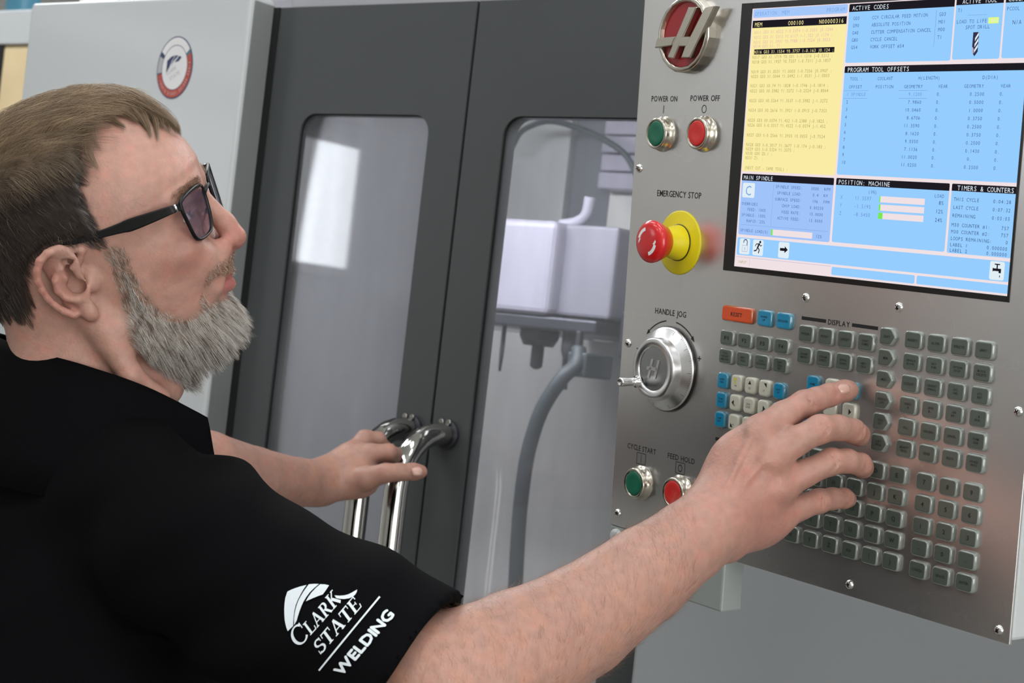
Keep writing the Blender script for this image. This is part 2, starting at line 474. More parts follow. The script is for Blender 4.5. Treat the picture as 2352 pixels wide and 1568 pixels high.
# inside of the enclosure
epart('rear_wall', box_bm(-2.34, -0.36, 3.25, 3.29, 0.5, 2.6), m_inner)
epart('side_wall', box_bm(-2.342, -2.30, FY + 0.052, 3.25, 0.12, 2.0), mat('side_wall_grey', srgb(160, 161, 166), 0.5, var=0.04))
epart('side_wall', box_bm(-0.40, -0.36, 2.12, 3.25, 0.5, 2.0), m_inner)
epart('chip_tray', box_bm(-2.29, -0.40, 2.12, 3.25, 0.5, 0.9), m_tray)
epart('base', box_bm(-2.29, 0.5, 2.15, 3.3, 0.0, 0.5), m_white)
epart('leveling_foot', box_bm(-2.3, -2.2, 1.85, 1.95, 0.0, 0.12), m_iron)
epart('leveling_foot', box_bm(0.40, 0.50, 1.85, 1.95, 0.0, 0.12), m_iron)
# column behind the spindle: pale cover, dark guide strip, ribbed way cover
epart('column_cover', box_bm(-2.295, -2.112, 2.98, 3.25, 0.9, 2.25, 0.004), mat('column_grey', srgb(172, 173, 172), 0.5, var=0.04))
epart('guide_strip', box_bm(-2.112, -2.005, 3.0, 3.25, 0.9, 2.25, 0.004), m_inner_dk)
epart('roof', box_bm(-2.34, -0.36, 2.16, 3.29, 2.26, 2.30), m_inner)
epart('roof_slope', box_bm(-2.30, -0.40, DY + 0.10, 2.16, 2.09, 2.26), m_inner)
for k in range(9):
    z = 1.90 + k * 0.036
    epart('way_cover_slat', box_bm(-2.0, -1.60, 2.93 + 0.004 * (k % 2), 3.2, z, z + 0.033, 0.004), m_spindle)
epart('way_cover', box_bm(-2.0, -1.60, 2.98, 3.2, 0.9, 1.90), m_inner)
epart('back_splash', box_bm(-2.295, -1.60, 2.90, 2.92, 0.9, 1.60, 0.003), m_inner)
# big bright sheet seen through the left door's window
def onX(px, py, x):
    r = MC @ np.array([(px - 1176) / FPX, (py - 784) / FPX, 1.0]); return CAM + r * (x / r[0])
area_lamp('machine_work_light', (-1.72, 2.0, 2.035), 1.0, 0.10, 22.0, (0.94, 0.95, 1.0), (math.radians(40), 0, 0))
bm = box_bm(-2.25, -1.2, 1.96, 2.04, 2.05, 2.088, 0.004)
epart('work_light_housing', bm, m_fix)

sp = empty('spindle_head', (-1.80, 2.6, 1.6)); tag(sp, 'white spindle head with tool and nozzles seen through the right window', 'spindle')
def spart(name, bm, m, parent=sp):
    o = obj(name, bm, m, parent); o.location = (1.80, -2.6, -1.6); return o
a0, a1 = onY(1128, 498, 2.42), onY(1280, 497, 2.42)
b0 = onY(1400, 500, 2.42)
zt, zb = a0[2], onY(1115, 712, 2.42)[2]
spart('head_cover', box_bm(a0[0] - 0.10, a1[0], 2.42, 2.95, zb, zt, 0.012, 3), m_spindle)
spart('head_side_cover', box_bm(a1[0] - 0.004, b0[0], 2.45, 2.95, zb + 0.004, zt - 0.002, 0.006), mat('side_cover_grey', srgb(134, 133, 144), 0.45, var=0.04))
spart('base_ring', box_bm(a0[0] - 0.10, b0[0] - 0.01, 2.43, 2.95, zb - 0.022, zb, 0.004), m_iron)
c0 = onY(1210, 745, 2.46)
bm = bmesh.new(); tube(bm, [(c0[0], 2.50, zb - 0.02), (c0[0], 2.50, zb - 0.035), (c0[0], 2.50, zb - 0.05)], [0.034, 0.034, 0.026], 24)
nose = spart('spindle_nose', bm, m_iron)
bm = bmesh.new(); tube(bm, [(c0[0], 2.50, zb - 0.05), (c0[0], 2.50, zb - 0.085), (c0[0], 2.50, zb - 0.090)], [0.011, 0.011, 0.004], 16)
o = obj('cutting_tool', bm, m_iron, sp); o.location = (1.80, -2.6, -1.6)
for px, l, r in ((1152, 0.08, 0.004), (1312, 0.055, 0.018), (1300, 0.085, 0.005)):
    q = onY(px, 742, 2.46)
    bm = bmesh.new(); tube(bm, [(q[0], 2.47, zb - 0.01), (q[0], 2.47, zb - 0.02 - l * 0.6), (q[0], 2.47, zb - 0.02 - l)], [r, r, r * 0.6], 12)
    spart('coolant_nozzle', bm, m_iron)
q = onY(1347, 490, 2.5)
bm = bmesh.new(); tube(bm, smooth_path([(q[0] - 0.05, 2.5, zt), (q[0] - 0.02, 2.5, zt + 0.006), (q[0], 2.5, zt + 0.02), (q[0] + 0.004, 2.5, zt + 0.05)], 6), 0.010, 12)
spart('pipe_elbow', bm, m_spindle)
q0, q1 = onY(1382, 690, 2.40), onY(1440, 825, 2.40)
spart('motor_block', box_bm(q0[0], q1[0] + 0.12, 2.46, 2.9, q1[2], q0[2] - 0.01, 0.006), m_iron)
# coolant hose and its bracket
hs = empty('coolant_hose', (-1.7, 2.4, 1.2)); tag(hs, 'grey coolant hose arching down inside the machine', 'hose')
HP = [onY(*p) for p in ((1330, 800, 2.40), (1325, 835, 2.39), (1290, 870, 2.37), (1245, 940, 2.36), (1215, 1030, 2.36), (1200, 1120, 2.36), (1190, 1230, 2.37), (1180, 1420, 2.38), (1165, 1700, 2.40))]
o = obj('hose', tube(bmesh.new(), smooth_path(HP, 8), 0.0122, 16), m_hose, hs); o.location = (1.7, -2.4, -1.2)
q = onY(1338, 835, 2.41)
o = obj('bracket', box_bm(q[0] - 0.018, q[0] + 0.020, 2.39, 2.47, q[2] - 0.022, q[2] + 0.018, 0.004), m_hose, hs); o.location = (1.7, -2.4, -1.2)
o = obj('bracket_pin', box_bm(q[0] - 0.030, q[0] - 0.024, 2.40, 2.41, q[2] - 0.045, q[2] - 0.01, 0.001), m_iron, hs); o.location = (1.7, -2.4, -1.2)
o = obj('bracket_stem', box_bm(q[0] - 0.012, q[0] - 0.004, 2.40, 2.41, q[2] + 0.01, zb - 0.02, 0.001), m_iron, hs); o.location = (1.7, -2.4, -1.2)
UH = [onY(*p) for p in ((1175, 340, 2.9), (1200, 300, 2.88), (1260, 278, 2.85), (1330, 295, 2.82), (1395, 325, 2.80), (1440, 360, 2.80), (1470, 420, 2.80))]
o = obj('air_line', tube(bmesh.new(), smooth_path(UH, 6), 0.006, 12), m_hose); tag(o, 'thin grey air line curving above the spindle head', 'hose')

# round sticker on the left panel
sk = empty('sticker', (-1.998, FY, 1.917)); tag(sk, 'round sticker with a blue and red ring on the left machine panel', 'sticker')
m_sw = mat('sticker_white', srgb(226, 226, 228), 0.35, var=0.01); m_sb = mat('sticker_navy', srgb(38, 52, 92), 0.35, var=0.05)
m_sr = mat('sticker_red', srgb(176, 72, 56), 0.35, var=0.05); m_sg = mat('sticker_grey', srgb(172, 174, 178), 0.35, var=0.05); m_st = mat('sticker_teal', srgb(70, 112, 128), 0.35, var=0.05)
RX, RZ = 0.0372, 0.0462
bm = bmesh.new(); prism(bm, [(RX * math.cos(2 * math.pi * i / 48), RZ * math.sin(2 * math.pi * i / 48)) for i in range(48)], 0, 0.0008)
MS = Matrix.Rotation(math.radians(90), 4, 'X')
o = obj('backing', bm, m_sb, sk); o.matrix_local = MS
pr = Print()
q = RX / RZ
pr.ring(0, 0, 0.0445, 0.0335, -165, -35 + 65, 1, 0.0009, 40, q)        # red arc
pr.ring(0, 0, 0.0445, 0.0335, 38, 148, 2, 0.0009, 30, q)              # pale top arc
pr.ring(0, 0, 0.0445, 0.0335, 30, 38, 4, 0.0009, 6, q)
pr.ring(0, 0, 0.0445, 0.0335, 158, 192, 3, 0.0009, 16, q)
pr.ring(0, 0, 0.0325, 0.0, 0, 360, 2, 0.0009, 40, q)
for i in range(26):                                                  # tiny unreadable ring lettering: short strokes
    a = math.radians(-150 + i * 6.4); r0, r1 = 0.0365, 0.0412; w = 0.03 if i % 4 else 0.012
    if i % 7 != 6: pr.poly([(q * r0 * math.cos(a), r0 * math.sin(a)), (q * r1 * math.cos(a), r1 * math.sin(a)), (q * r1 * math.cos(a + w), r1 * math.sin(a + w)), (q * r0 * math.cos(a + w), r0 * math.sin(a + w))], 3, 0.001)
sw = [[(-0.017, 0.010), (-0.009, 0.016), (-0.0015, 0.018), (-0.007, 0.010), (-0.011, 0.0), (-0.0165, -0.008)], [(0.0, 0.018), (0.006, 0.0175), (-0.003, 0.010), (-0.0085, 0.002), (-0.0045, 0.012)], [(0.0075, 0.0172), (0.013, 0.0155), (0.008, 0.0095), (-0.001, 0.0075), (0.003, 0.012)]]
for s_ in sw: pr.poly(s_, 0, 0.0011)
for txt, x, y in (('CLARK', -0.0145, -0.012), ('STATE', -0.006, -0.0195)):
    b = Print(); b.text(txt, 0, 0, 0.0058, 3, 0, 'l', fit=0.022); base = len(pr.V); a = math.radians(28)
    for vx, vy, _ in b.V: pr.V.append((x + vx * math.cos(a) - vy * math.sin(a), y + vx * math.sin(a) + vy * math.cos(a), 0.0011))
    for f in b.F: pr.F.append(tuple(k + base for k in f)); pr.M.append(3)
o = pr.build('print', [m_sb, m_sr, m_sw, m_sg, m_st], sk); o.matrix_local = MS

# blurred things beyond the machine, upper left
bx = empty('cardboard_carton', (-4.6, 3.6, 1.70)); tag(bx, 'tan cardboard carton on the shelf left of the machine', 'carton')
m_tan = mat('tan_cardboard', srgb(226, 204, 162), 0.8, var=0.05)
o = obj('carton_body', box_bm(-0.6, 0.45, -0.39, 0.3, 0.0005, 0.570, 0.004), m_tan, bx)
q = onY(46, 125, 3.29)
o = obj('corner_strap', box_bm(0.30, 0.33, -0.394, -0.39, 0.40, 0.57), m_gasket, bx)
sh = empty('storage_shelf', (-4.6, 3.6, 0)); tag(sh, 'pale grey storage shelf behind the machine at the far left', 'shelf')
for z0_, z1_ in ((1.66, 1.70), (2.272, 2.37)): obj('shelf_board', box_bm(-0.9, 0.9, -0.4, 0.4, z0_, z1_, 0.004), m_white, sh)
for x in (-0.88, 0.88):
    for y in (-0.37, 0.37): obj('post', box_bm(x - 0.02, x + 0.02, y - 0.02, y + 0.02, 0, 2.4), m_white, sh)
for k, (x, c, h, lab) in enumerate(((-0.30, (60, 92, 60), 0.16, 'green'), (0.02, (60, 110, 130), 0.2, 'teal'), (0.35, (225, 228, 228), 0.16, 'white'), (-0.6, (220, 222, 222), 0.22, 'clear'))):
    bm = bmesh.new(); lathe(bm, [(0, 0), (0.045, 0), (0.05, 0.01), (0.05, h * 0.7), (0.02, h * 0.85), (0.02, h)], 24)
    b = empty('spray_bottle', (-4.35 + x, 3.3, 2.371)); tag(b, f'{lab} bottle on top of the storage shelf', 'bottle', 'bottles on the storage shelf')
    obj('bottle_body', bm, mat('bottle_' + lab, srgb(*c), 0.3, var=0.03), b)
    bm = bmesh.new(); lathe(bm, [(0, h + 0.03), (0.022, h + 0.03), (0.022, h - 0.005), (0, h - 0.005)], 20); obj('cap', bm, m_gasket, b)
# ------------------------------------------------------------------ control pendant (coordinates in mm on its front plate: x right, y DOWN from the screen's top-left corner, h out)
PO = np.array([-0.79966693, 1.38322923, 1.88015597])
PAX = np.array([0.95389998, -0.29595108, -0.04987768]); PDN = np.array([-0.017695, 0.11044204, -0.99372503]); PN = np.array([-0.29960259, -0.94879688, -0.1001138])
X0, Y0 = 92.0, 491.0
def pm(x, y, h=0.0): return ((x - X0) / 1000, (Y0 - y) / 1000, h / 1000)
org = PO + PAX * X0 / 1000 + PDN * Y0 / 1000
PM = Matrix(((PAX[0], -PDN[0], PN[0], org[0]), (PAX[1], -PDN[1], PN[1], org[1]), (PAX[2], -PDN[2], PN[2], org[2]), (0, 0, 0, 1)))
cp = empty('control_panel', mtx=PM); tag(cp, 'stainless machine control panel with a lit screen, keypad and round buttons', 'control panel')
def pbox(x0, x1, y0, y1, h0, h1, bv=0.0, seg=2):
    a, b = pm(x0, y1, h0), pm(x1, y0, h1)
    return box_bm(a[0], b[0], a[1], b[1], a[2], b[2], bv, seg)
m_steel = mat('brushed_stainless', (0.70, 0.69, 0.685), 0.275, 0.90, var=0.04, vscale=5, rvar=0.015, stretch=(1, 1, 1))
m_hous = mat('pendant_grey_paint', srgb(196, 202, 203), 0.4, var=0.015, vscale=4, bump=0.05, bscale=500)
m_lbox = mat('pendant_box_grey', srgb(158, 165, 163), 0.4, var=0.015, vscale=4, bump=0.05, bscale=500)
m_ink = mat('black_ink', srgb(28, 28, 30), 0.6, var=0.05)
m_nickel = mat('nickel_bezel', (0.62, 0.58, 0.50), 0.22, 1.0, var=0.04, vscale=40)
m_green = mat('green_button', srgb(14, 104, 78), 0.35, var=0.03)
m_red = mat('red_button', srgb(216, 44, 40), 0.35, var=0.03)
m_estop = mat('estop_red', srgb(210, 30, 34), 0.28, var=0.03, coat=0.4)
m_yel = mat('estop_yellow', srgb(232, 216, 28), 0.4, var=0.03)
m_alu = mat('satin_aluminium', (0.74, 0.74, 0.75), 0.3, 1.0, var=0.05, vscale=30)
m_alu2 = mat('polished_aluminium', (0.80, 0.80, 0.80), 0.14, 1.0, var=0.03, vscale=30)
m_bezel = mat('black_screen_bezel', srgb(14, 13, 14), 0.3, var=0.05)
m_wprint = mat('white_ink', srgb(240, 240, 240), 0.5, var=0.01)

obj('faceplate', pbox(-150, 333.5, -95, 491, -3, 0, 0.0006), m_steel, cp)
obj('housing', pbox(-148, 333, -94, 489, -95, -3.1, 0.003), m_hous, cp)
obj('lower_box', pbox(-150, 14.6, 491.3, 541, -26, -0.6, 0.002), m_lbox, cp)
# arm that carries the pendant from the machine front
arm = bmesh.new(); add_box(arm, *[v for v in (-0.06, 0.06)], 0.16, 0.28, -0.40, -0.094)
bmesh.ops.recalc_face_normals(arm, faces=arm.faces); bevel(arm, 0.006)
obj('support_arm', arm, m_hous, cp)
# screws
def screw(x, y):
    bm = bmesh.new(); lathe(bm, [(0, 2.6e-3), (1.6e-3, 2.5e-3), (3.0e-3, 1.9e-3), (4.0e-3, 0.7e-3), (4.1e-3, 0)], 20)
    o = obj('screw', bm, m_alu2, cp); o.location = pm(x, y)
    bm = bmesh.new(); add_box(bm, -1.9e-3, 1.9e-3, -0.45e-3, 0.45e-3, 2.3e-3, 2.66e-3); add_box(bm, -0.45e-3, 0.45e-3, -1.9e-3, 1.9e-3, 2.3e-3, 2.66e-3)
    c = obj('cross_slot', bm, m_bezel, o); c.rotation_euler = (0, 0, random.uniform(0, 1.5))
for x, y in ((-141.2, 145), (-140.3, 312.7), (-139, 478.2), (92, 248), (197, 246.3), (323.3, 313.5), (167.5, 481), (323, 482)): screw(x, y)

# emblem: tilted red oval in a nickel ring with a slanted raised letter
def e8(x, y, h):
    """picture point on the emblem -> plate mm at height h"""
    w = MC @ np.array([(1480 + x / 8.25 - 1176) / FPX, (y / 8.25 - 784) / FPX, 1.0])
    pl = PO + PN * h / 1000; s = ((pl - CAM) @ PN) / (w @ PN); q = CAM + w * s - PO
    return (q @ PAX * 1000, q @ PDN * 1000)
def poly_mm(pts, h): return [pm(*e8(x, y, h))[:2] for x, y in pts]
RED = [(830, 40), (930, 50), (1020, 100), (1100, 200), (1160, 350), (1185, 520), (1180, 700), (1140, 850), (1080, 1000), (990, 1130), (880, 1230), (760, 1265), (640, 1255), (540, 1190), (450, 1080), (395, 920), (370, 720), (385, 560), (430, 420), (500, 280), (600, 150), (720, 65)]
em = empty('emblem'); em.parent = cp
rp = poly_mm(RED, 6.0); cxm = sum(p[0] for p in rp) / len(rp); cym = sum(p[1] for p in rp) / len(rp)
def grow(pts, d):
    out = []; n = len(pts)
    for i in range(n):
        a, b = Vector(pts[i - 1]), Vector(pts[(i + 1) % n]); t = (b - a).normalized(); nn = Vector((t.y, -t.x))
        if nn.dot(Vector((pts[i][0] - cxm, pts[i][1] - cym))) < 0: nn = -nn
        out.append((pts[i][0] + nn.x * d, pts[i][1] + nn.y * d))
    return out
bm = bmesh.new(); prism(bm, rp, 0.004, 0.006); bmesh.ops.recalc_face_normals(bm, faces=bm.faces)
obj('red_field', bm, mat('emblem_red', srgb(176, 30, 40), 0.35, var=0.05, coat=0.3), em)
bm = bmesh.new()
loops = [(grow(rp, -0.0002), 0.0055), (grow(rp, 0.0006), 0.0092), (grow(rp, 0.0022), 0.0100), (grow(rp, 0.0045), 0.0092), (grow(rp, 0.0054), 0.0080), (grow(rp, 0.0056), 0.0)]
rv = [[bm.verts.new((x, y, z)) for x, y in l] for l, z in loops]
for k in range(len(rv) - 1):
    for i in range(len(rp)):
        j = (i + 1) % len(rp); f = bm.faces.new((rv[k][i], rv[k][j], rv[k + 1][j], rv[k + 1][i])); f.smooth = k not in (0, 4)
bmesh.ops.recalc_face_normals(bm, faces=bm.faces)
obj('ring', bm, m_nickel, em)
HH = [[(835, 130), (990, 128), (550, 1115), (435, 1085)], [(1145, 140), (1340, 105), (860, 1095), (690, 1098), (760, 900)], [(190, 910), (240, 720), (590, 685), (520, 865)], [(640, 880), (700, 690), (880, 690), (810, 880)]]
for pl in HH[:2] + [HH[2], HH[3]]:
    bm = bmesh.new(); prism(bm, poly_mm(pl, 13.0), 0.006, 0.0132); bmesh.ops.recalc_face_normals(bm, faces=bm.faces); bevel(bm, 0.0009, 2)
    obj('letter_stroke', bm, m_nickel, em)

# printed words on the plate
BOLD[0] = 0.012
WORDS = []
pr = Print()
def flush(n='printed_word'):
    global pr
    if pr.V: pr.build(n, [m_ink], cp)
    pr = Print()
def ptxt(t, x, y, h, fit=None, **k):
    pr.text(t, (x - X0) / 1000, (Y0 - y - h / 2) / 1000, h / 1000, 0, 0.00012, 'c', fit=fit / 1000 if fit else None, **k); flush()
ptxt('POWER ON', -111.5, 79, 5.4, 37); ptxt('POWER OFF', -54.5, 78.5, 5.4, 40)
ptxt('EMERGENCY STOP', -81.5, 167.2, 6.0, 62); ptxt('HANDLE JOG', -81.8, 277.5, 5.6, 44)
ptxt('CYCLE START', -110, 410.5, 5.2, 42); ptxt('FEED HOLD', -52.8, 410.6, 5.2, 38)
a = pm(-111.5, 89); pr.rect(a[0] - 0.0004, a[0] + 0.0004, a[1] - 0.0036, a[1] + 0.0036, 0, 0.00012); flush('printed_symbol')
a = pm(-54.8, 88.5); pr.ring(a[0], a[1], 0.0030, 0.0038, 0, 360, 0, 0.00012, 24, 0.85); flush('printed_symbol')
for (x, y, c) in ((-109.7, 420.3, 'I'), (-53.3, 420.0, 'O')):
    a = pm(x, y)
    for s in (-1, 1):
        pr.rect(a[0] - 0.0064, a[0] + 0.0064, a[1] + s * 0.0052 - 0.0003, a[1] + s * 0.0052 + 0.0003, 0, 0.00012)
        pr.rect(a[0] + s * 0.0064 - 0.0003, a[0] + s * 0.0064 + 0.0003, a[1] - 0.0052, a[1] + 0.0052, 0, 0.00012)
    if c == 'I': pr.rect(a[0] - 0.0003, a[0] + 0.0003, a[1] - 0.0038, a[1] + 0.0038, 0, 0.00012)
    else: pr.ring(a[0], a[1], 0.0026, 0.0035, 0, 360, 0, 0.00012, 24, 0.85)
    flush('printed_symbol')
a = pm(-80, 330)      # arrows around the jog dial
for a0, a1, tip in ((133, 99, 133), (47, 81, 47)):
    pr.ring(a[0], a[1], 0.0440, 0.0452, min(a0, a1), max(a0, a1), 0, 0.00012, 14)
    t = math.radians(tip); d = 1 if tip > 90 else -1; c_, s_ = math.cos(t), math.sin(t)
    pr.poly([(a[0] + 0.0425 * c_, a[1] + 0.0425 * s_), (a[0] + 0.0467 * c_, a[1] + 0.0467 * s_), (a[0] + 0.0446 * math.cos(t + d * 0.13), a[1] + 0.0446 * math.sin(t + d * 0.13))], 0, 0.00012); flush('printed_arrow')
ptxt('+', -37.5, 315.5, 7); ptxt('-', -126, 315, 7)
for x0, x1, y in ((88.9, 117.8, 265.7), (147.5, 176.5, 265.8), (-8.3, 26, 385.2), (60, 92, 385.2)):
    b0 = pm(x0, y + 1.5); b1 = pm(x1, y - 1.5); pr.rect(b0[0], b1[0], b0[1], b1[1], 0, 0.00012); flush('printed_bar')
ptxt('DISPLAY', 132.6, 265.8, 4.6, 25); ptxt('OVERRIDES', 43, 385.2, 4.4, 29)
BOLD[0] = 0.0

# push buttons
def push(name, x, y, face):
    bm = bmesh.new()
    lathe(bm, [(0, 0.0088), (0.0112, 0.0090), (0.0118, 0.0098), (0.0132, 0.0106), (0.0144, 0.0098), (0.0148, 0.0085), (0.0148, 0.0024), (0.0165, 0.0018), (0.0168, 0.0)], 40)
    r = obj(name, bm, m_nickel, cp); r.location = pm(x, y)
    bm = bmesh.new(); lathe(bm, [(0, 0.0098), (0.006, 0.0100), (0.0104, 0.0106), (0.0114, 0.0101), (0.0116, 0.0088)], 40)
    c = obj('button_face', bm, face, r)
    return r
for n, x, y, f, lab in (('push_button', -109, 112, m_green, 'green power on push button'), ('push_button', -51.7, 111, m_red, 'red power off push button'),
                        ('push_button', -107, 443, m_green, 'green cycle start push button'), ('push_button', -50.5, 442.4, m_red, 'red feed hold push button')):
    push(n, x, y, f)['label'] = lab
# emergency stop
es = empty('emergency_stop', pm(-75.6, 211.8)); es.parent = cp; es['label'] = 'red mushroom button on a yellow disc'
bm = bmesh.new(); lathe(bm, [(0.0, 0.0016), (0.0285, 0.0016), (0.0298, 0.0008), (0.0298, 0)], 56); obj('yellow_disc', bm, m_yel, es)
bm = bmesh.new(); lathe(bm, [(0.0165, 0.0016), (0.0162, 0.004), (0.0150, 0.010), (0.0128, 0.015), (0.0120, 0.024)], 40); obj('yellow_collar', bm, m_yel, es)
bm = bmesh.new(); lathe(bm, [(0.0168, 0.0017), (0.0172, 0.0022), (0.0170, 0.0026), (0.0160, 0.0027)], 40); obj('seal_ring', bm, m_bezel, es)
bm = bmesh.new(); lathe(bm, [(0.011, 0.0205), (0.0138, 0.0200), (0.0150, 0.0212), (0.0172, 0.0265), (0.0193, 0.0318), (0.0197, 0.0340), (0.0192, 0.0362), (0.0172, 0.0383), (0.0135, 0.0396), (0.007, 0.0402), (0, 0.0403)], 48)
hd = obj('mushroom_head', bm, m_estop, es)
ar = Print()
for a0 in (105, 285):
    ar.ring(0, 0, 0.0100, 0.0132, a0, a0 + 62, 0, 0.0, 14)
    t = math.radians(a0 + 62); ar.poly([(0.0088 * math.cos(t), 0.0088 * math.sin(t)), (0.0146 * math.cos(t), 0.0146 * math.sin(t)), (0.0118 * math.cos(t + 0.42), 0.0118 * math.sin(t + 0.42))], 0)
def dome(r): return 0.0403 - 0.0009 * (r / 0.0135) ** 2.2 + 0.0003
ar.V = [(x, y, dome(math.hypot(x, y)) - (0.0003 if math.hypot(x, y) > 0.0138 else 0)) for x, y, _ in ar.V]
ar.build('twist_arrows', [m_wprint], hd)

# jog dial
jg = empty('jog_dial', pm(-80, 330.2)); jg.parent = cp; jg['label'] = 'silver jog dial with a crank knob'
bm = bmesh.new(); lathe(bm, [(0.0400, 0), (0.0402, 0.0018), (0.0394, 0.0026)], 64); obj('base_ring', bm, m_bezel, jg)
bm = bmesh.new(); lathe(bm, [(0.0392, 0.0014), (0.0392, 0.0036), (0.0380, 0.0046), (0.0300, 0.0090), (0.0292, 0.0098)], 64); sk_ = obj('graduated_skirt', bm, m_alu, jg)
gr = Print()
for i in range(100):
    a = 2 * math.pi * i / 100; r0, r1, w = 0.0386, (0.0345 if i % 10 == 0 else 0.0366 if i % 5 == 0 else 0.0374), 0.00016
    c_, s_ = math.cos(a), math.sin(a); zf = lambda r: 0.0090 + (0.0300 - r) / (0.0080) * 0.0044 * -1 * -1 + 0.0001
    b = len(gr.V)
    for r, sgn in ((r1, -1), (r0 - 0.0006, -1), (r0 - 0.0006, 1), (r1, 1)): gr.V.append((r * c_ - sgn * w * s_, r * s_ + sgn * w * c_, zf(r)))
    gr.F.append((b, b + 1, b + 2, b + 3)); gr.M.append(0)
gr.build('graduation_marks', [m_ink], sk_)
bm = bmesh.new(); lathe(bm, [(0.0295, 0.0085), (0.0290, 0.0175), (0.0282, 0.0190), (0.0265, 0.0194), (0.0212, 0.0192), (0.0205, 0.0182), (0.0203, 0.0174)], 64); obj('dial_rim', bm, m_alu, jg)
bm = bmesh.new(); lathe(bm, [(0, 0.0176), (0.0204, 0.0176)], 64); obj('dial_insert', bm, mat('dial_insert_grey', (0.42, 0.43, 0.44), 0.25, 1.0, var=0.05), jg)
bm = bmesh.new(); 
for pl in ([(-3.5, 9), (-0.5, 9), (-5, -9), (-8, -9)], [(5.5, 9), (8.5, 9), (4, -9), (1, -9)], [(-9, 1.4), (6, 1.4), (5.5, -1.4), (-9.5, -1.4)]):
    prism(bm, [(x / 1000, y / 1000) for x, y in pl], 0.0176, 0.0183)
bmesh.ops.recalc_face_normals(bm, faces=bm.faces); obj('dial_mark', bm, m_alu, jg)
bm = bmesh.new(); lathe(bm, [(0.0058, 0.0190), (0.0058, 0.0205), (0.0040, 0.0215), (0.0038, 0.030), (0.0044, 0.0385), (0.0042, 0.0402), (0.0026, 0.0408), (0.0022, 0.0395), (0, 0.0395)], 24)
kn = obj('crank_knob', bm, m_alu2, jg); kn.location = (-0.0205, -0.0145, 0)
# small white port cap low on the left
bm = bmesh.new(); lathe(bm, [(0, 0.004), (0.004, 0.0042), (0.0062, 0.0036), (0.0072, 0.002), (0.0074, 0)], 28)
o = obj('port_cap', bm, m_hous, cp); o.location = pm(-139, 501, -0.6)

# ------------------------------------------------------------------ keypad
def cap_mesh(name, w, h, r, ht, penta=False):
    """moulded key: a clear rim flange and a raised top, mm"""
    bm = bmesh.new()
    def outline(g, z):
        if penta:
            x0, x1, y0, y1 = -w / 2 - g, w / 2 + g, -h / 2 - g, h / 2 + g
            c = [(x0, y0), (x1 - 4, y0), (x1 + 0.6, 0), (x1 - 4, y1), (x0, y1)]; pts = []
            for i in range(5):
                p, a, b = (Vector(c[k % 5]) for k in (i, i - 1, i + 1))
                rr = 2.4 + g if i in (0, 4) else 1.6
                for t in (0, .5, 1):
                    q0 = p + (a - p).normalized() * rr; q1 = p + (b - p).normalized() * rr
                    pts.append(tuple((1 - t) ** 2 * q0 + 2 * t * (1 - t) * p + t * t * q1))
        else: pts = rrect(-w / 2 - g, w / 2 + g, -h / 2 - g, h / 2 + g, r + g, 3)
        return [bm.verts.new((x / 1000, y / 1000, z / 1000)) for x, y in pts]
    spec = [(0.9, 0.0, 0), (0.9, 1.2, 0), (0.35, ht - 0.5, 0), (-0.5, ht, 0), (-1.5, ht - 0.1, 1)]
    R = [outline(g, z) for g, z, _ in spec]; n = len(R[0])
    for k in range(len(R) - 1):
        for i in range(n):
            f = bm.faces.new((R[k][i], R[k][(i + 1) % n], R[k + 1][(i + 1) % n], R[k + 1][i])); f.material_index = spec[k + 1][2]; f.smooth = True
    f = bm.faces.new(R[-1]); f.material_index = 1
    me = bpy.data.meshes.new(name); bm.to_mesh(me); bm.free()
    return me
def keymat(n, rim, top):
    return (mat('key_rim_' + n, rim, 0.18, var=0.02, coat=1.0), mat('key_top_' + n, top, 0.25, var=0.03, coat=0.6))
KM = {'g': keymat('grey', srgb(140, 147, 141), srgb(84, 93, 87)), 'b': keymat('blue', srgb(70, 140, 165), srgb(22, 140, 186)), 'w': keymat('cream', srgb(205, 205, 190), srgb(212, 211, 196)), 'o': keymat('orange', srgb(190, 90, 50), srgb(226, 78, 20))}
m_yink = mat('yellow_ink', srgb(225, 215, 50), 0.5, var=0.02)
KMESH = {}
BOLD[0] = 0.02
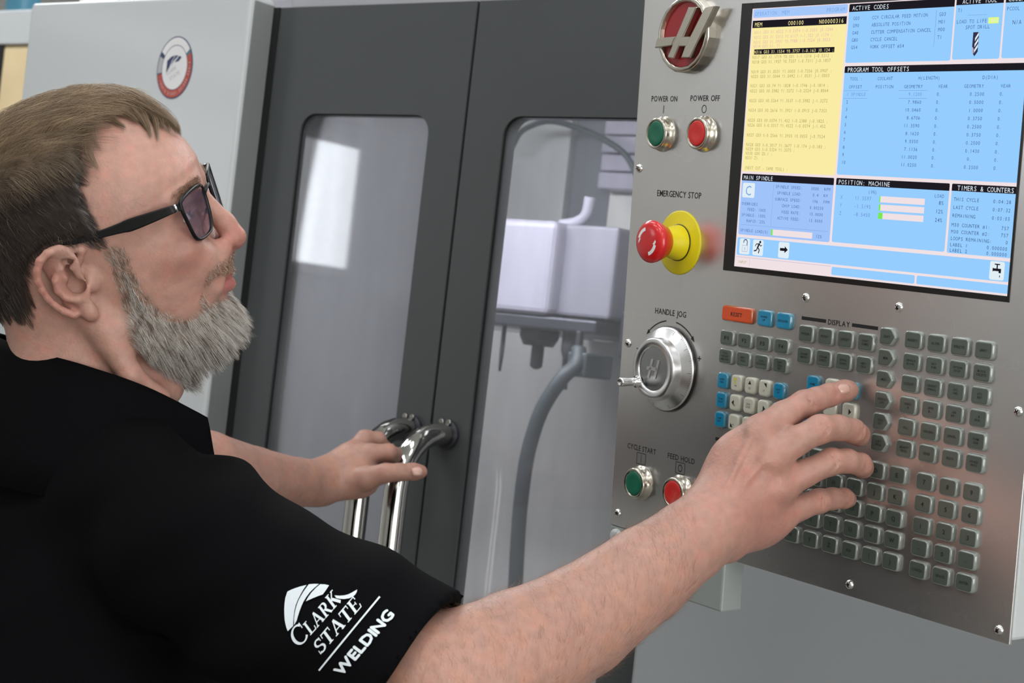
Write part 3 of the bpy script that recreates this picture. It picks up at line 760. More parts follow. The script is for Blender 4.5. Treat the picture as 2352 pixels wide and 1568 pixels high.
def key(x, y, w, h, c, legend='', kind='', pent=False, th=None):
    kk = (w, h, c, pent)
    if kk not in KMESH:
        me = cap_mesh('key', w, h, 2.6, 3.4, pent)
        for m in KM[c]: me.materials.append(m)
        KMESH[kk] = me
    o = bpy.data.objects.new('key', KMESH[kk]); COL.objects.link(o); o.parent = cp; o.location = pm(x, y)
    if legend or kind:
        p = Print(); lines = legend.split('/') if legend else []
        z = 0.0034 - 0.00004
        L = max([len(l) for l in lines] + [1])
        hh = th or (3.6 if L == 1 and len(lines) == 1 else 2.9 if L <= 2 else 2.1 if len(lines) == 1 else 1.9)
        for i, l in enumerate(lines):
            wmax = (w - 4.5) / 1000; wid = min(wmax, len(l) * hh * 0.82 / 1000)
            yy = ((len(lines) - 1) / 2 - i) * hh * 1.45 / 1000 - hh / 2000
            if kind: yy -= 0.0022
            p.text(l, 0, yy, hh / 1000, 0, z, 'c', fit=wid if len(l) > 1 else None)
        T = {'up': [(-2, 1.2), (2, 1.2), (0, 4.6)], 'upr': [(-0.2, 4.6), (3.4, 4.6), (3.4, 0.8)], 'lf': [(-3.6, 0), (-0.6, 2.6), (-0.6, -2.6)], 'rt': [(3.6, 0), (0.6, 2.6), (0.6, -2.6)], 'dl': [(-3.4, -4.6), (-3.4, -0.6), (0.2, -4.6)], 'dn': [(-2, -1.4), (2, -1.4), (0, -4.8)]}
        if kind in T: p.poly([(a / 1000, b / 1000) for a, b in T[kind]], 0, z + 0.00002)
        if kind == 'yel':
            p.poly([(-0.0032, 0.0044), (0.0012, 0.0044), (-0.001, 0.0008)], 1, z + 0.00002); p.rect(-0.0018, -0.0002, -0.001, 0.001, 1, z + 0.00002)
        k2 = p.build('key_legend', [m_ink, m_yink], o)
    return o
KW, KH = 16.4, 12.4
key(11.0, 270.4, 38, 12.6, 'o', 'RESET', th=3.6); key(46.3, 270.4, 16.4, 13, 'b', 'POWER/UP'); key(69.8, 270.3, 16.4, 13, 'b', 'RECOVER')
for i, t in enumerate(('F1', 'F2', 'F3', 'F4')): key(0.2 + 23.2 * i, 292.4, KW, KH, 'g', t, th=3.4)
for i, t in enumerate(('TOOL/OFFSET/MEASUR', 'NEXT/TOOL', 'TOOL/RELEASE', 'PART/ZERO/SET')): key(0.2 + 23.2 * i, 309, KW, KH, 'g', t)
for i, t in enumerate(('PRGRM', 'POSIT', 'OFFSET', 'CURNT/COMDS')): key(97.9 + 22.9 * i, 278.4, KW, KH + 1, 'g', t)
for i, t in enumerate(('ALARM/MESGS', 'PARAM/DGNOS', 'SETNG/GRAPH', 'HELP/CALC')): key(97.9 + 22.9 * i, 297.0, KW, KH + 1, 'g', t)
for i, t in enumerate(('EDIT', 'MEM', 'MDI', 'HANDLE/JOG', 'ZERO/RET', 'LIST/PROG')): key(189.9, 271 + 17.45 * i, 16.2, 13.2, 'g', t, pent=True)
BL = [('INSERT', 'ALTER', 'DELETE', 'UNDO'), ('SINGLE/BLOCK', 'DRY/RUN', 'OPTION/STOP', 'BLOCK/DELETE'), ('COOLNT', 'ORIENT/SPINDL', 'ATC/FWD', 'ATC/REV'), ('.0001/.1', '.001/1.', '.01/10.', '.1/100.'), ('ALL', 'ORIGIN', 'SINGL', 'HOME/G28'), ('SELECT/PROG', 'SEND', 'RECV', 'ERASE/PROG')]
for j, row in enumerate(BL):
    for i, t in enumerate(row): key(217 + 23.8 * i, 271 + 17.58 * j, KW, KH + 0.8, 'g', t)
JG = [('CHIP/FWD', 'b', ''), ('+A', 'w', 'yel'), ('+Z', 'w', 'up'), ('-Y', 'w', 'upr'), ('CLNT/UP', 'b', ''), ('CHIP/STOP', 'b', ''), ('+X', 'w', 'lf'), ('JOG/LOCK', 'w', ''), ('-X', 'w', 'rt'), ('CLNT/DOWN', 'b', ''), ('CHIP/REV', 'b', ''), ('+Y', 'w', 'dl'), ('-Z', 'w', 'dn'), ('-A', 'w', ''), ('AUX/CLNT', 'b', '')]
for k, (t, c, kd) in enumerate(JG): key(-1.6 + 18.0 * (k % 5), 331.3 + 17.65 * (k // 5), 12.0, 13.2, c, t, kd, th=1.8)
CU = [('HOME', 'b', ''), ('', 'w', 'up'), ('PAGE/UP', 'b', ''), ('', 'w', 'lf'), ('.', 'w', ''), ('', 'w', 'rt'), ('END', 'b', ''), ('', 'w', 'dn'), ('PAGE/DOWN', 'b', '')]
for k, (t, c, kd) in enumerate(CU): key(110.5 + 21.6 * (k % 3), 320 + 17.6 * (k // 3), 13.2, 13.0, c, t, kd, th=1.9)
for j in range(3):
    for i in range(4): key(-1.6 + 22.8 * i, 399 + 17.6 * j, KW, KH, 'g', ('-10', '100%', '+10', 'HOLD')[i])
AL = ['SHIFT', 'A', 'B', 'C', 'D', 'E'] + list('FGHIJKLMNOPQRSTUVWXYZ') + ['EOB', '(', ')']
for k, t in enumerate(AL): key(98.2 + 22.75 * (k % 6), 381 + 17.75 * (k // 6), KW, KH + 0.6, 'g', t, th=3.8 if len(t) == 1 else None)
for k, t in enumerate(['7', '8', '9', '4', '5', '6', '1', '2', '3', '-', '0', '.', 'CANCEL', 'SPACE', 'ENTER']): key(240.8 + 23.8 * (k % 3), 381.6 + 17.75 * (k // 3), KW, KH + 0.6, 'g', t, th=3.8 if len(t) == 1 else None)

# ------------------------------------------------------------------ screen
BOLD[0] = 0.0
bz = empty('screen'); bz.parent = cp
for n, a in (('bezel_side', (-14, 0.2, -5, 232.6)), ('bezel_side', (303.9, 306.5, -5, 232.6)), ('bezel_bar', (0.2, 303.9, -5, 0.2)), ('bezel_bar', (0.2, 303.9, 227.9, 232.6))):
    obj(n, pbox(*a, -0.2, 0.5, 0.0003), m_bezel, bz)
Q = 1.0
EC = {'blue': srgb(150, 205, 255), 'pink': srgb(240, 225, 228), 'yellow': srgb(250, 236, 165), 'black': srgb(30, 28, 34), 'ink': srgb(62, 96, 165), 'navy': srgb(50, 80, 130), 'white': srgb(225, 238, 245), 'mag': srgb(232, 178, 178), 'green': srgb(120, 235, 80), 'tan': srgb(170, 160, 100), 'lime': srgb(225, 250, 130), 'title': srgb(165, 200, 250), 'ltblue': srgb(120, 165, 230), 'dk': srgb(52, 50, 74), 'lil': srgb(180, 175, 205), 'inkl': srgb(105, 145, 215), 'spin': srgb(160, 196, 250)}
NM = list(EC); EM = [emat('screen_' + n, c, 1.0) for n, c in EC.items()]; IX = {n: i for i, n in enumerate(NM)}
sc = Print()
def R_(x0, x1, y0, y1, c, z=0.1, r=0):
    a, b = pm(x0, y1), pm(x1, y0)
    (sc.rrect(a[0], b[0], a[1], b[1], r / 1000, IX[c], z / 1000) if r else sc.rect(a[0], b[0], a[1], b[1], IX[c], z / 1000))
def T_(t, x, y, h, c, al='l', mono=None, z=0.3, fit=None):
    a = pm(x, y + h / 2); sc.text(t, a[0], a[1], h / 1000, IX[c], z / 1000, al, mono=mono / 1000 if mono else None, fit=fit / 1000 if fit else None)
R_(0, 304.1, 0, 228.1, 'pink', 0.05)
R_(1.5, 115.2, 0.8, 8.3, 'title', r=1.5); T_('OPERATION: MEM', 3.5, 4.8, 3.6, 'ltblue', mono=3.1); T_('PROGRAM', 112.5, 4.8, 3.6, 'ltblue', 'r', 3.1)
R_(1.6, 115, 10.8, 143, 'yellow', r=1.2); R_(1.6, 115, 10.8, 17.2, 'black', 0.15)
T_('MEM', 4.5, 14.2, 3.8, 'yellow', mono=3.2); T_('O00100', 46, 14.2, 3.8, 'yellow', mono=3.2); T_('N00000316', 112, 14.2, 3.8, 'yellow', 'r', 3.2)
PG = [(21, 'N311 G03 X1.4522 Y-0.3374 I-0.3355 J0.1244 ;', 'mag'), (25.4, 'N312 G03 X1.5313 Y0.6117 I-1.352 J0.1174 ;', 'mag'), (29.6, 'N313 G03 X1.3931 Y0.7988 I-0.7524 J0.0053 ;', 'mag'), (33.2, 'N314 G03 X1. Y1.', 'mag'),
      (42.8, 'N317 G03 X1.1719 Y0.501 I-1.1316 J-0.5212 ;', 'tan'), (46.9, 'N318 G03 X1.1957 Y0.7357 I-0.7311 J-0.1857', 'tan'), (55.5, 'N319 G03 X1.0531 Y1.0003 I-0.7356 J0.0907 ;', 'tan'), (59.6, 'N320 G03 X1.0044 Y1.0492 I-1.0531 J-1.0003', 'tan'),
      (67.7, 'N321 G03 X0.74 Y1.1828 I-0.1746 J-0.1814 ;', 'tan'), (72.2, 'N322 G03 X0.5982 Y1.3272 I-0.2524 J-0.8064', 'tan'), (80.7, 'N323 G03 X0.5264 Y1.3537 I-0.5982 J-1.3272', 'tan'), (89.1, 'N324 G03 X0.2616 Y1.3921 I-0.0915 J-0.7353', 'tan'),
      (97.9, 'N325 G03 X0.0374 Y1.452 I-0.2388 J-0.1825 ;', 'tan'), (102.2, 'N326 G03 X-0.0317 Y1.4522 I-0.0374 J-1.452', 'tan'), (110.9, 'N327 G03 X-0.2566 Y1.3935 I0.0055 J-0.7524', 'tan'), (119.4, 'N328 G03 X-0.3017 Y1.3677 I-0.174 J-0.183 ;', 'tan'),
      (123.2, 'N329 G03 X-0.3324 Y1.3375 ;', 'tan'), (127, 'N330 G00 Z0.1 ;', 'tan'), (131, 'N331 Z1. ;', 'tan'), (139.8, '(NEXT CUT - SAME TOOL) ;', 'tan')]
for y, t, c in PG: T_(t, 4.6, y, 2.9, c, mono=2.28)
R_(6, 103.5, 35.9, 40.4, 'black', 0.15); T_('N316 G03 X1.1554 Y0.3757 I-0.163 J0.124 ;', 6.5, 38.2, 2.9, 'yellow', mono=2.36)
def panel(x0, x1, y0, y1, yh, t, tx=3.5, th=4.0, fit=None, tw=None):
    R_(x0, x1, y0, y1, 'blue', r=1.6)
    a0, a1, b0, b1 = x0, x1, y0, yh
    R_(a0, a1, b0, b1, 'black', 0.15, r=1.0); R_(a0, a1, (b0 + b1) / 2, b1, 'black', 0.16)
    T_(t, x0 + tx, (y0 + yh) / 2 + 0.2, th, 'white', mono=tw or 3.4)
panel(117, 229.3, 1.0, 49.4, 7.5, 'ACTIVE CODES', 3.5, 3.8)
for k, (a, b, c) in enumerate((('G03', 'CCW CIRCULAR FEED MOTION', 'G03'), ('G90', 'ABSOLUTE POSITION', 'M01'), ('G40', 'CUTTER COMPENSATION CANCEL', 'M00'), ('G80', 'CYCLE CANCEL', 'T1'), ('G54', 'WORK OFFSET #54', ''))):
    y = 12.9 + 5.95 * k; T_(a, 122.5, y, 3.0, 'ink', mono=2.4); T_(b, 143.5, y, 3.0, 'ink', mono=2.48); T_(c, 214.5, y, 3.0, 'ink', mono=2.4)
R_(211.3, 211.6, 9.5, 38, 'inkl', 0.15)
panel(231, 277.2, 1.0, 48.7, 6.6, 'ACTIVE TOOL', 6, 3.6, tw=3.1)
T_('T1', 233, 10.7, 3.0, 'ink', mono=2.4); T_('LOAD TO LIFE', 232.8, 19.4, 3.0, 'ink', mono=2.5); R_(263.8, 273.8, 17.2, 21.8, 'lime', 0.15); T_('100%', 264.4, 19.5, 2.6, 'white', mono=2.2); T_('SPOT DRILL', 242, 24.0, 3.0, 'ink', mono=2.4)
R_(243, 262, 14.7, 14.9, 'inkl', 0.15)
a = pm(253, 37)
dr = lambda pts, c, z: sc.poly([(a[0] + x / 1000, a[1] + y / 1000) for x, y in pts], IX[c], z / 1000)
dr([(-2.9, 9), (2.9, 9), (2.9, -6), (0, -9.5), (-2.9, -6)], 'dk', 0.15)
for y in (7.5, 3.0, -1.5): dr([(-0.6, y - 5.5), (2.7, y - 1), (2.7, y + 1.6), (-0.6, y - 3)], 'white', 0.2)
dr([(-2.9, -2), (-1.2, -3.5), (-1.2, -7.8), (-2.9, -6)], 'lil', 0.2)
panel(279, 304.1, 1.0, 48.5, 6.6, 'COOLANT', 2.5, 3.6, tw=3.1); T_('PCOOL', 280.6, 11.2, 3.0, 'ink', mono=2.5); T_('N/A', 287, 21.5, 3.4, 'navy', mono=2.9)
panel(117.1, 304.1, 52.2, 142.2, 57.7, 'PROGRAM TOOL OFFSETS', 3.2, 3.9, tw=3.4)
T_('TOOL :', 124, 62.6, 2.8, 'ink', mono=2.4); T_('COOLANT', 163, 62.6, 2.8, 'ink', 'c', 2.4); T_('H(LENGTH)', 209.6, 62.6, 2.8, 'ink', 'c', 2.5); T_('D(DIA)', 270.6, 62.6, 2.8, 'ink', 'c', 2.6)
for x, t in ((130.9, 'OFFSET'), (163, 'POSITION'), (193.9, 'GEOMETRY'), (224.5, 'WEAR'), (255.3, 'GEOMETRY'), (285.8, 'WEAR')): T_(t, x, 69.3, 2.8, 'ink', 'c', 2.45)
GEO = ['9.1200', '7.9860', '10.0460', '8.6706', '11.3590', '8.1620', '9.0350', '7.1136', '11.0020', '11.0250']; DIA = ['0.2500', '0.5000', '1.0000', '0.3750', '0.2500', '0.3750', '0.2500', '0.1430', '0.', '0.2500']
for k in range(10):
    y = 75.4 + 6.26 * k
    T_('1 SPINDLE' if k == 0 else str(k + 1), 121.6, y, 2.9, 'inkl' if k == 0 else 'ink', mono=2.4); T_(GEO[k], 203.6, y, 2.9, 'inkl' if k == 0 else 'ink', 'r', 2.4)
    T_('0.', 218.6, y, 2.9, 'ink', mono=2.2); T_(DIA[k] if DIA[k] != '0.' else '0.   ', 266, y, 2.9, 'ink', 'r', 2.4); T_('0.', 280.6, y, 2.9, 'ink', mono=2.2)
for x in (145.5, 178.5, 209, 239, 271): R_(x, x + 0.18, 65.8, 136.6, 'title', 0.14)
R_(118, 303, 65.7, 65.95, 'title', 0.14); R_(118, 303, 136.5, 136.75, 'title', 0.14); R_(118, 303, 72.2, 72.4, 'title', 0.14)
for x0, x1 in ((118.4, 145.2), (178.8, 208.8)):
    for y in (72.3, 78.6): R_(x0, x1, y, y + 0.25, 'inkl', 0.16)
R_(2.2, 114.6, 145.2, 199.2, 'spin', r=1.6); R_(2.2, 114.6, 145.2, 151.2, 'black', 0.15, r=1.0); R_(2.2, 114.6, 148, 151.2, 'black', 0.16); T_('MAIN SPINDLE', 4.5, 148.4, 3.8, 'white', mono=3.1)
R_(4, 19.5, 153.2, 166.2, 'white', 0.15, r=1.4); T_('C', 11.8, 159.7, 9, 'ltblue', 'c', 8)
T_('OVERRIDES', 4.2, 171.6, 2.7, 'ink', mono=2.3)
for k, t in enumerate(('FEED: 100%', 'SPINDLE: 100%', 'RAPID: 25%')): T_(t, 35.5, 176.4 + 5.1 * k, 2.7, 'ink', 'r', 2.35)
R_(42.8, 43.0, 153, 190, 'inkl', 0.15); R_(5, 112, 190.2, 190.4, 'inkl', 0.15)
for k, (t, v, u) in enumerate((('SPINDLE SPEED:', '3000', 'RPM'), ('SPINDLE LOAD:', '0.4', 'KW'), ('SURFACE SPEED:', '196', 'FPM'), ('CHIP LOAD:', '0.00250', ''), ('FEED RATE:', '15.0000', ''), ('ACTIVE FEED:', '15.0000', ''))):
    y = 155.0 + 5.4 * k; T_(t, 78.5, y, 2.7, 'ink', 'r', 2.35); T_(v, 98 if u else 105, y, 2.7, 'ink', 'r', 2.35); T_(u, 104, y, 2.7, 'ink', mono=2.5)
T_('SPINDLE LOAD(%)', 4.6, 195.1, 2.7, 'ink', mono=2.4); R_(44, 94, 192.4, 197.6, 'pink', 0.15); R_(44, 46, 192.4, 197.6, 'green', 0.2); T_('12%', 98, 195.1, 2.8, 'ink', mono=2.5)
panel(117.2, 239.3, 145.0, 198.7, 150.8, 'POSITION: MACHINE', 2.6, 3.9, tw=3.4)
T_('(IN)', 159, 155, 2.9, 'ink', 'c', 2.4); T_('LOAD', 229.8, 155.2, 2.9, 'ink', 'c', 2.5)
for k, (ax_, v, p_, g) in enumerate((('X', '11.3597', '8%', 1.2), ('Y', '-1.5195', '12%', 1.8), ('Z', '-8.5450', '24%', 4.8))):
    y = 160.6 + 6.75 * k; T_(ax_, 123.5, y, 3.2, 'inkl', mono=2.6); T_(v, 158.5, y, 3.3, 'inkl', 'r', 2.7)
    R_(167, 215.2, y - 2.5, y + 2.5, 'pink', 0.15); R_(167, 167 + g, y - 2.5, y + 2.5, 'green', 0.2); T_(p_, 234.8, y, 3.2, 'navy', 'r', 2.6)
panel(241.6, 304.1, 145.0, 199.2, 150.6, 'TIMERS & COUNTERS', 5.5, 3.9, tw=3.25)
for k, (t, v, y) in enumerate((('THIS CYCLE', '0:04:28', 156.9), ('LAST CYCLE', '0:07:32', 163.2), ('REMAINING', '0:03:03', 169.6), ('M30 COUNTER #1:', '757', 176.9), ('M30 COUNTER #2:', '757', 182.2), ('LOOPS REMAINING:', '0', 187.5), ('LABEL 1', '0.000000', 192.4), ('LABEL 2', '0.000000', 196.8))):
    T_(t, 244.4, y, 2.9, 'navy', mono=2.55); T_(v, 300.5, y, 2.9, 'navy', 'r', 2.5)
R_(2, 304.1, 201.8, 217.4, 'blue', r=1.6)
for x in (11.8, 29, 61.2): R_(x - 6.6, x + 6.6, 202.6, 216.4, 'white', 0.15, r=1.6)
R_(285.2, 299.2, 202.4, 216.6, 'white', 0.15, r=1.6)
a = pm(61.2, 209); sc.poly([(a[0] + x / 1000, a[1] + y / 1000) for x, y in ((-4.6, 1.2), (1, 1.2), (1, 3), (5, 0), (1, -3), (1, -1.2), (-4.6, -1.2))], IX['black'], 0.0002)
a = pm(12.2, 209)
for x0, x1, y0, y1 in ((-3.6, 3.6, -5.2, -4.8), (-3.6, 3.6, 0.2, 0.6), (-3.6, -3.2, -5.2, 0.6), (3.2, 3.6, -5.2, 0.6), (-0.4, 0.4, -3.8, -1.2)): sc.rect(a[0] + x0 / 1000, a[0] + x1 / 1000, a[1] + y0 / 1000, a[1] + y1 / 1000, IX['lil'], 0.0002)
sc.ring(a[0] + 0.0005, a[1] + 0.0034, 0.0018, 0.0027, -20, 200, IX['navy'], 0.0002, 14); sc.rect(a[0] + 0.0022, a[0] + 0.0031, a[1] + 0.0006, a[1] + 0.003, IX['navy'], 0.0002)
a = pm(29, 209)
def limb(pts, w):
    for (x0, y0), (x1, y1) in zip(pts, pts[1:]):
        d = Vector((x1 - x0, y1 - y0)); n = Vector((-d.y, d.x)).normalized() * w / 2
        sc.poly([(a[0] + (x0 + n.x) / 1000, a[1] + (y0 + n.y) / 1000), (a[0] + (x0 - n.x) / 1000, a[1] + (y0 - n.y) / 1000), (a[0] + (x1 - n.x) / 1000, a[1] + (y1 - n.y) / 1000), (a[0] + (x1 + n.x) / 1000, a[1] + (y1 + n.y) / 1000)], IX['black'], 0.0002)
sc.ring(a[0] + 0.0024, a[1] + 0.0046, 0, 0.0012, 0, 360, IX['black'], 0.0002, 12)
limb([(1.6, 3.4), (-0.6, -0.6)], 1.7); limb([(1.4, 3.0), (-2.4, 2.6), (-3.6, 0.6)], 0.8); limb([(1.6, 2.8), (3.0, 1.0), (4.8, 2.0)], 0.8); limb([(-0.4, -0.4), (1.8, -2.2), (1.0, -5.4)], 1.1); limb([(-0.6, -0.4), (-1.8, -3.0), (-5.0, -3.6)], 1.1)
a = pm(292.2, 209)
limb([(-3.6, 0.2), (2.6, 0.2)], 2.0); limb([(2.8, 1.2), (2.8, -2.2)], 2.2); limb([(0, 0.4), (0, 4.2)], 1.2); limb([(-2.6, 4.4), (2.6, 4.4)], 0.9); limb([(2.9, -3.8), (2.9, -5.4)], 0.7); limb([(-3.8, 1.4), (-3.8, -1.2)], 0.8)
R_(2.1, 118.1, 219.2, 227.4, 'pink', 0.12, r=1.2); R_(1.9, 118.4, 219.0, 219.3, 'lil', 0.13); T_('INPUT:', 5, 223.4, 2.6, 'tan', mono=2.2); R_(19.6, 19.9, 220.4, 226.6, 'lil', 0.15)
R_(119.5, 211.2, 219.4, 226.2, 'blue', 0.12, r=1.4); R_(213.2, 304.1, 219.4, 226.2, 'blue', 0.12, r=1.4)
sc.build('display', EM, bz)
# ------------------------------------------------------------------ implicit-surface modelling (camera-frame mm)
HL = np.array([-0.05012547, -0.30075282, 0.95238394])      # the head's left
HF = np.array([0.92206099, -0.38036684, -0.07158632])      # forward
HU = np.array([-0.38378506, -0.87456778, -0.29637851])     # up
HO = np.array([-355.32, -72.26, 1571.43])                  # between the ears
HM = np.array([HF, HL, HU])
def h2c(p): return HO + np.asarray(p, float) @ HM
def c2h(p): return (np.asarray(p) - HO.astype(np.float32)) @ HM.T.astype(np.float32)
f32 = np.float32
def A(p): return np.asarray(p, f32)
def d_cone(p, a, b, r1, r2):
    a, b = A(a), A(b); ab = b - a; t = np.clip(((p - a) @ ab) / (ab @ ab), 0, 1)
    q = p - a - t[:, None] * ab
    return np.sqrt((q * q).sum(1)) - (r1 + (r2 - r1) * t)
def d_fcone(p, a, b, r1, r2, n, fl):
    """cone flattened along direction n by factor fl"""
    a, b, n = A(a), A(b), A(n); ab = b - a; n = n - ab * ((n @ ab) / (ab @ ab)); n = n / np.linalg.norm(n)
    q = p - a; q = q + np.outer(q @ n, n) * f32(1 / fl - 1)
    t = np.clip((q @ ab) / (ab @ ab), 0, 1); w = q - t[:, None] * ab
    return (np.sqrt((w * w).sum(1)) - (r1 + (r2 - r1) * t)) * f32(max(fl, 0.5))
def d_ell(p, c, r, ax=None):
    q = p - A(c)
    if ax is not None: q = q @ A(ax).T
    r = A(r); k0 = np.sqrt(((q / r) ** 2).sum(1)); k1 = np.sqrt(((q / (r * r)) ** 2).sum(1)) + 1e-9
    return k0 * (k0 - 1) / k1
class Field:
    """ordered list of smooth unions (+), cuts (-) and displacements; frame 'h' = head axes"""
    def __init__(s): s.ops = []
    def add(s, fn, k=8.0, op='+', fr='c'): s.ops.append((op, fn, float(k), fr)); return s
    def cone(s, a, b, r1, r2, k=8.0, op='+', fr='c'): return s.add(lambda p: d_cone(p, a, b, r1, r2), k, op, fr)
    def fcone(s, a, b, r1, r2, n, fl, k=8.0, op='+', fr='c'): return s.add(lambda p: d_fcone(p, a, b, r1, r2, n, fl), k, op, fr)
    def ell(s, c, r, k=8.0, op='+', fr='c', ax=None): return s.add(lambda p: d_ell(p, c, r, ax), k, op, fr)
    def chain(s, pts, rs, k=6.0, op='+', fr='c'):
        for i in range(len(pts) - 1): s.cone(pts[i], pts[i + 1], rs[i], rs[i + 1], k if i == 0 else min(k, 4.0), op, fr)
        return s
    def eval(s, p, act=None):
        p = A(p); d = None; ph = None
        for i, (op, fn, k, fr) in enumerate(s.ops):
            if act is not None and not act[i]: continue
            if fr == 'h':
                if ph is None: ph = c2h(p)
                v = fn(ph)
            else: v = fn(p)
            if op == '+':
                if d is None: d = v
                else:
                    h = np.maximum(k - np.abs(d - v), 0) / k; d = np.minimum(d, v) - h * h * k * f32(0.25)
            elif op == '-':
                if d is None: continue
                v = -v; h = np.maximum(k - np.abs(d - v), 0) / k; d = np.maximum(d, v) + h * h * k * f32(0.25)
            elif op == 'x':          # keep only inside (hard cut)
                if d is None: continue
                d = np.maximum(d, v)
            elif op == 'd':
                if d is not None: d = d + v
        return d if d is not None else np.full(len(p), 1e3, f32)
    def mesh(s, lo, hi, h, B=14, pad=14.0):
        """sparse surface nets -> (verts, quads)"""
        lo = np.asarray(lo, float); hi = np.asarray(hi, float); nb = np.ceil((hi - lo) / (h * B)).astype(int)
        bi = np.stack(np.meshgrid(*[np.arange(n) for n in nb], indexing='ij'), -1).reshape(-1, 3)
        cen = A(lo + (bi + 0.5) * (h * B)); hd = h * B * 0.866 + pad
        D = []; ch = c2h(cen)
        for op, fn, k, fr in s.ops: D.append(fn(ch if fr == 'h' else cen) if op in '+-' else np.full(len(cen), -1, f32))
        D = np.array(D); plus = np.array([o[0] == '+' for o in s.ops])
        mn = D[plus].min(0); keep = np.where((mn < hd) & (mn > -hd * 1.6))[0]
        ks = np.array([o[2] for o in s.ops]); act = D < (hd + ks[:, None])
        g = np.arange(B + 1); G = np.stack(np.meshgrid(g, g, g, indexing='ij'), -1).reshape(-1, 3)
        dims = (nb * B + 2).astype(np.int64); keys = []; pos = []; quads = []
        corner = np.array([(i, j, k) for i in (0, 1) for j in (0, 1) for k in (0, 1)])
        edges = [(a, b) for a in range(8) for b in range(a + 1, 8) if bin(a ^ b).count('1') == 1]
        def gk(c): return (c[:, 0].astype(np.int64) * dims[1] + c[:, 1]) * dims[2] + c[:, 2]
        for b in keep:
            base = bi[b] * B; p = A(lo + (base + G) * h)
            d = s.eval(p, act[:, b]).reshape(B + 1, B + 1, B + 1); sg = d < 0
            if sg.all() or not sg.any(): continue
            cs = [sg[i:i + B, j:j + B, k:k + B] for i, j, k in corner]; cnt = sum(c.astype(np.int8) for c in cs)
            ci = np.argwhere((cnt > 0) & (cnt < 8))
            if len(ci):
                dv = np.stack([d[ci[:, 0] + i, ci[:, 1] + j, ci[:, 2] + k] for i, j, k in corner], 1)
                acc = np.zeros((len(ci), 3)); n = np.zeros(len(ci))
                for a, c in edges:
                    m = (dv[:, a] < 0) != (dv[:, c] < 0); t = dv[:, a] / (dv[:, a] - dv[:, c] + 1e-12)
                    q = corner[a] + (corner[c] - corner[a]) * t[:, None]; acc[m] += q[m]; n[m] += 1
                pos.append(lo + (base + ci + acc / n[:, None]) * h); keys.append(gk(ci + base + 1))
            for ax in range(3):
                e1, e2 = (ax + 1) % 3, (ax + 2) % 3
                sl0 = sg[:B, :B, :B]; idx = [slice(0, B)] * 3; idx[ax] = slice(1, B + 1); sl1 = sg[tuple(idx)]
                qi = np.argwhere(sl0 != sl1)
                if not len(qi): continue
                o1 = np.zeros(3, int); o1[e1] = 1; o2 = np.zeros(3, int); o2[e2] = 1; c = qi + base + 1
                q = np.stack([gk(c), gk(c - o1), gk(c - o1 - o2), gk(c - o2)], 1)
                fl = ~sl0[qi[:, 0], qi[:, 1], qi[:, 2]]
                q[fl] = q[fl][:, ::-1]; quads.append(q)
        keys = np.concatenate(keys); pos = np.concatenate(pos); quads = np.concatenate(quads)
        o = np.argsort(keys); keys = keys[o]; pos = pos[o]
        ix = np.searchsorted(keys, quads); ix = np.minimum(ix, len(keys) - 1); ok = (keys[ix] == quads).all(1)
        return pos, ix[ok]
def vnoise(p, s, seed=0):
    r = np.random.default_rng(seed); o = np.zeros(len(p))
    for i in range(7):
        w = r.normal(size=3); w /= np.linalg.norm(w); o += np.sin((p @ w) * (2 * math.pi / s) * r.uniform(0.6, 1.5) + r.uniform(0, 6.28))
    return o / 3.5
def sm(x, a, b):
    t = np.clip((x - a) / (b - a), 0, 1); return t * t * (3 - 2 * t)
def in_poly(px, py, poly):
    ins = np.zeros(len(px), bool); n = len(poly)
    for i in range(n):
        x0, y0 = poly[i]; x1, y1 = poly[(i + 1) % n]
        if y0 == y1: continue
        c = ((y0 > py) != (y1 > py)) & (px < (x1 - x0) * (py - y0) / (y1 - y0) + x0); ins ^= c
    return ins
def poly_dist(px, py, poly):
    """signed distance in px, positive inside"""
    d = np.full(len(px), 1e9); n = len(poly)
    for i in range(n):
        a = np.array(poly[i], float); b = np.array(poly[(i + 1) % n], float); ab = b - a
        t = np.clip(((px - a[0]) * ab[0] + (py - a[1]) * ab[1]) / (ab @ ab + 1e-9), 0, 1)
        d = np.minimum(d, np.hypot(px - a[0] - t * ab[0], py - a[1] - t * ab[1]))
    return np.where(in_poly(px, py, poly), d, -d)
def cpx(c): return 1176 + FPX * c[:, 0] / c[:, 2], 784 + FPX * c[:, 1] / c[:, 2]

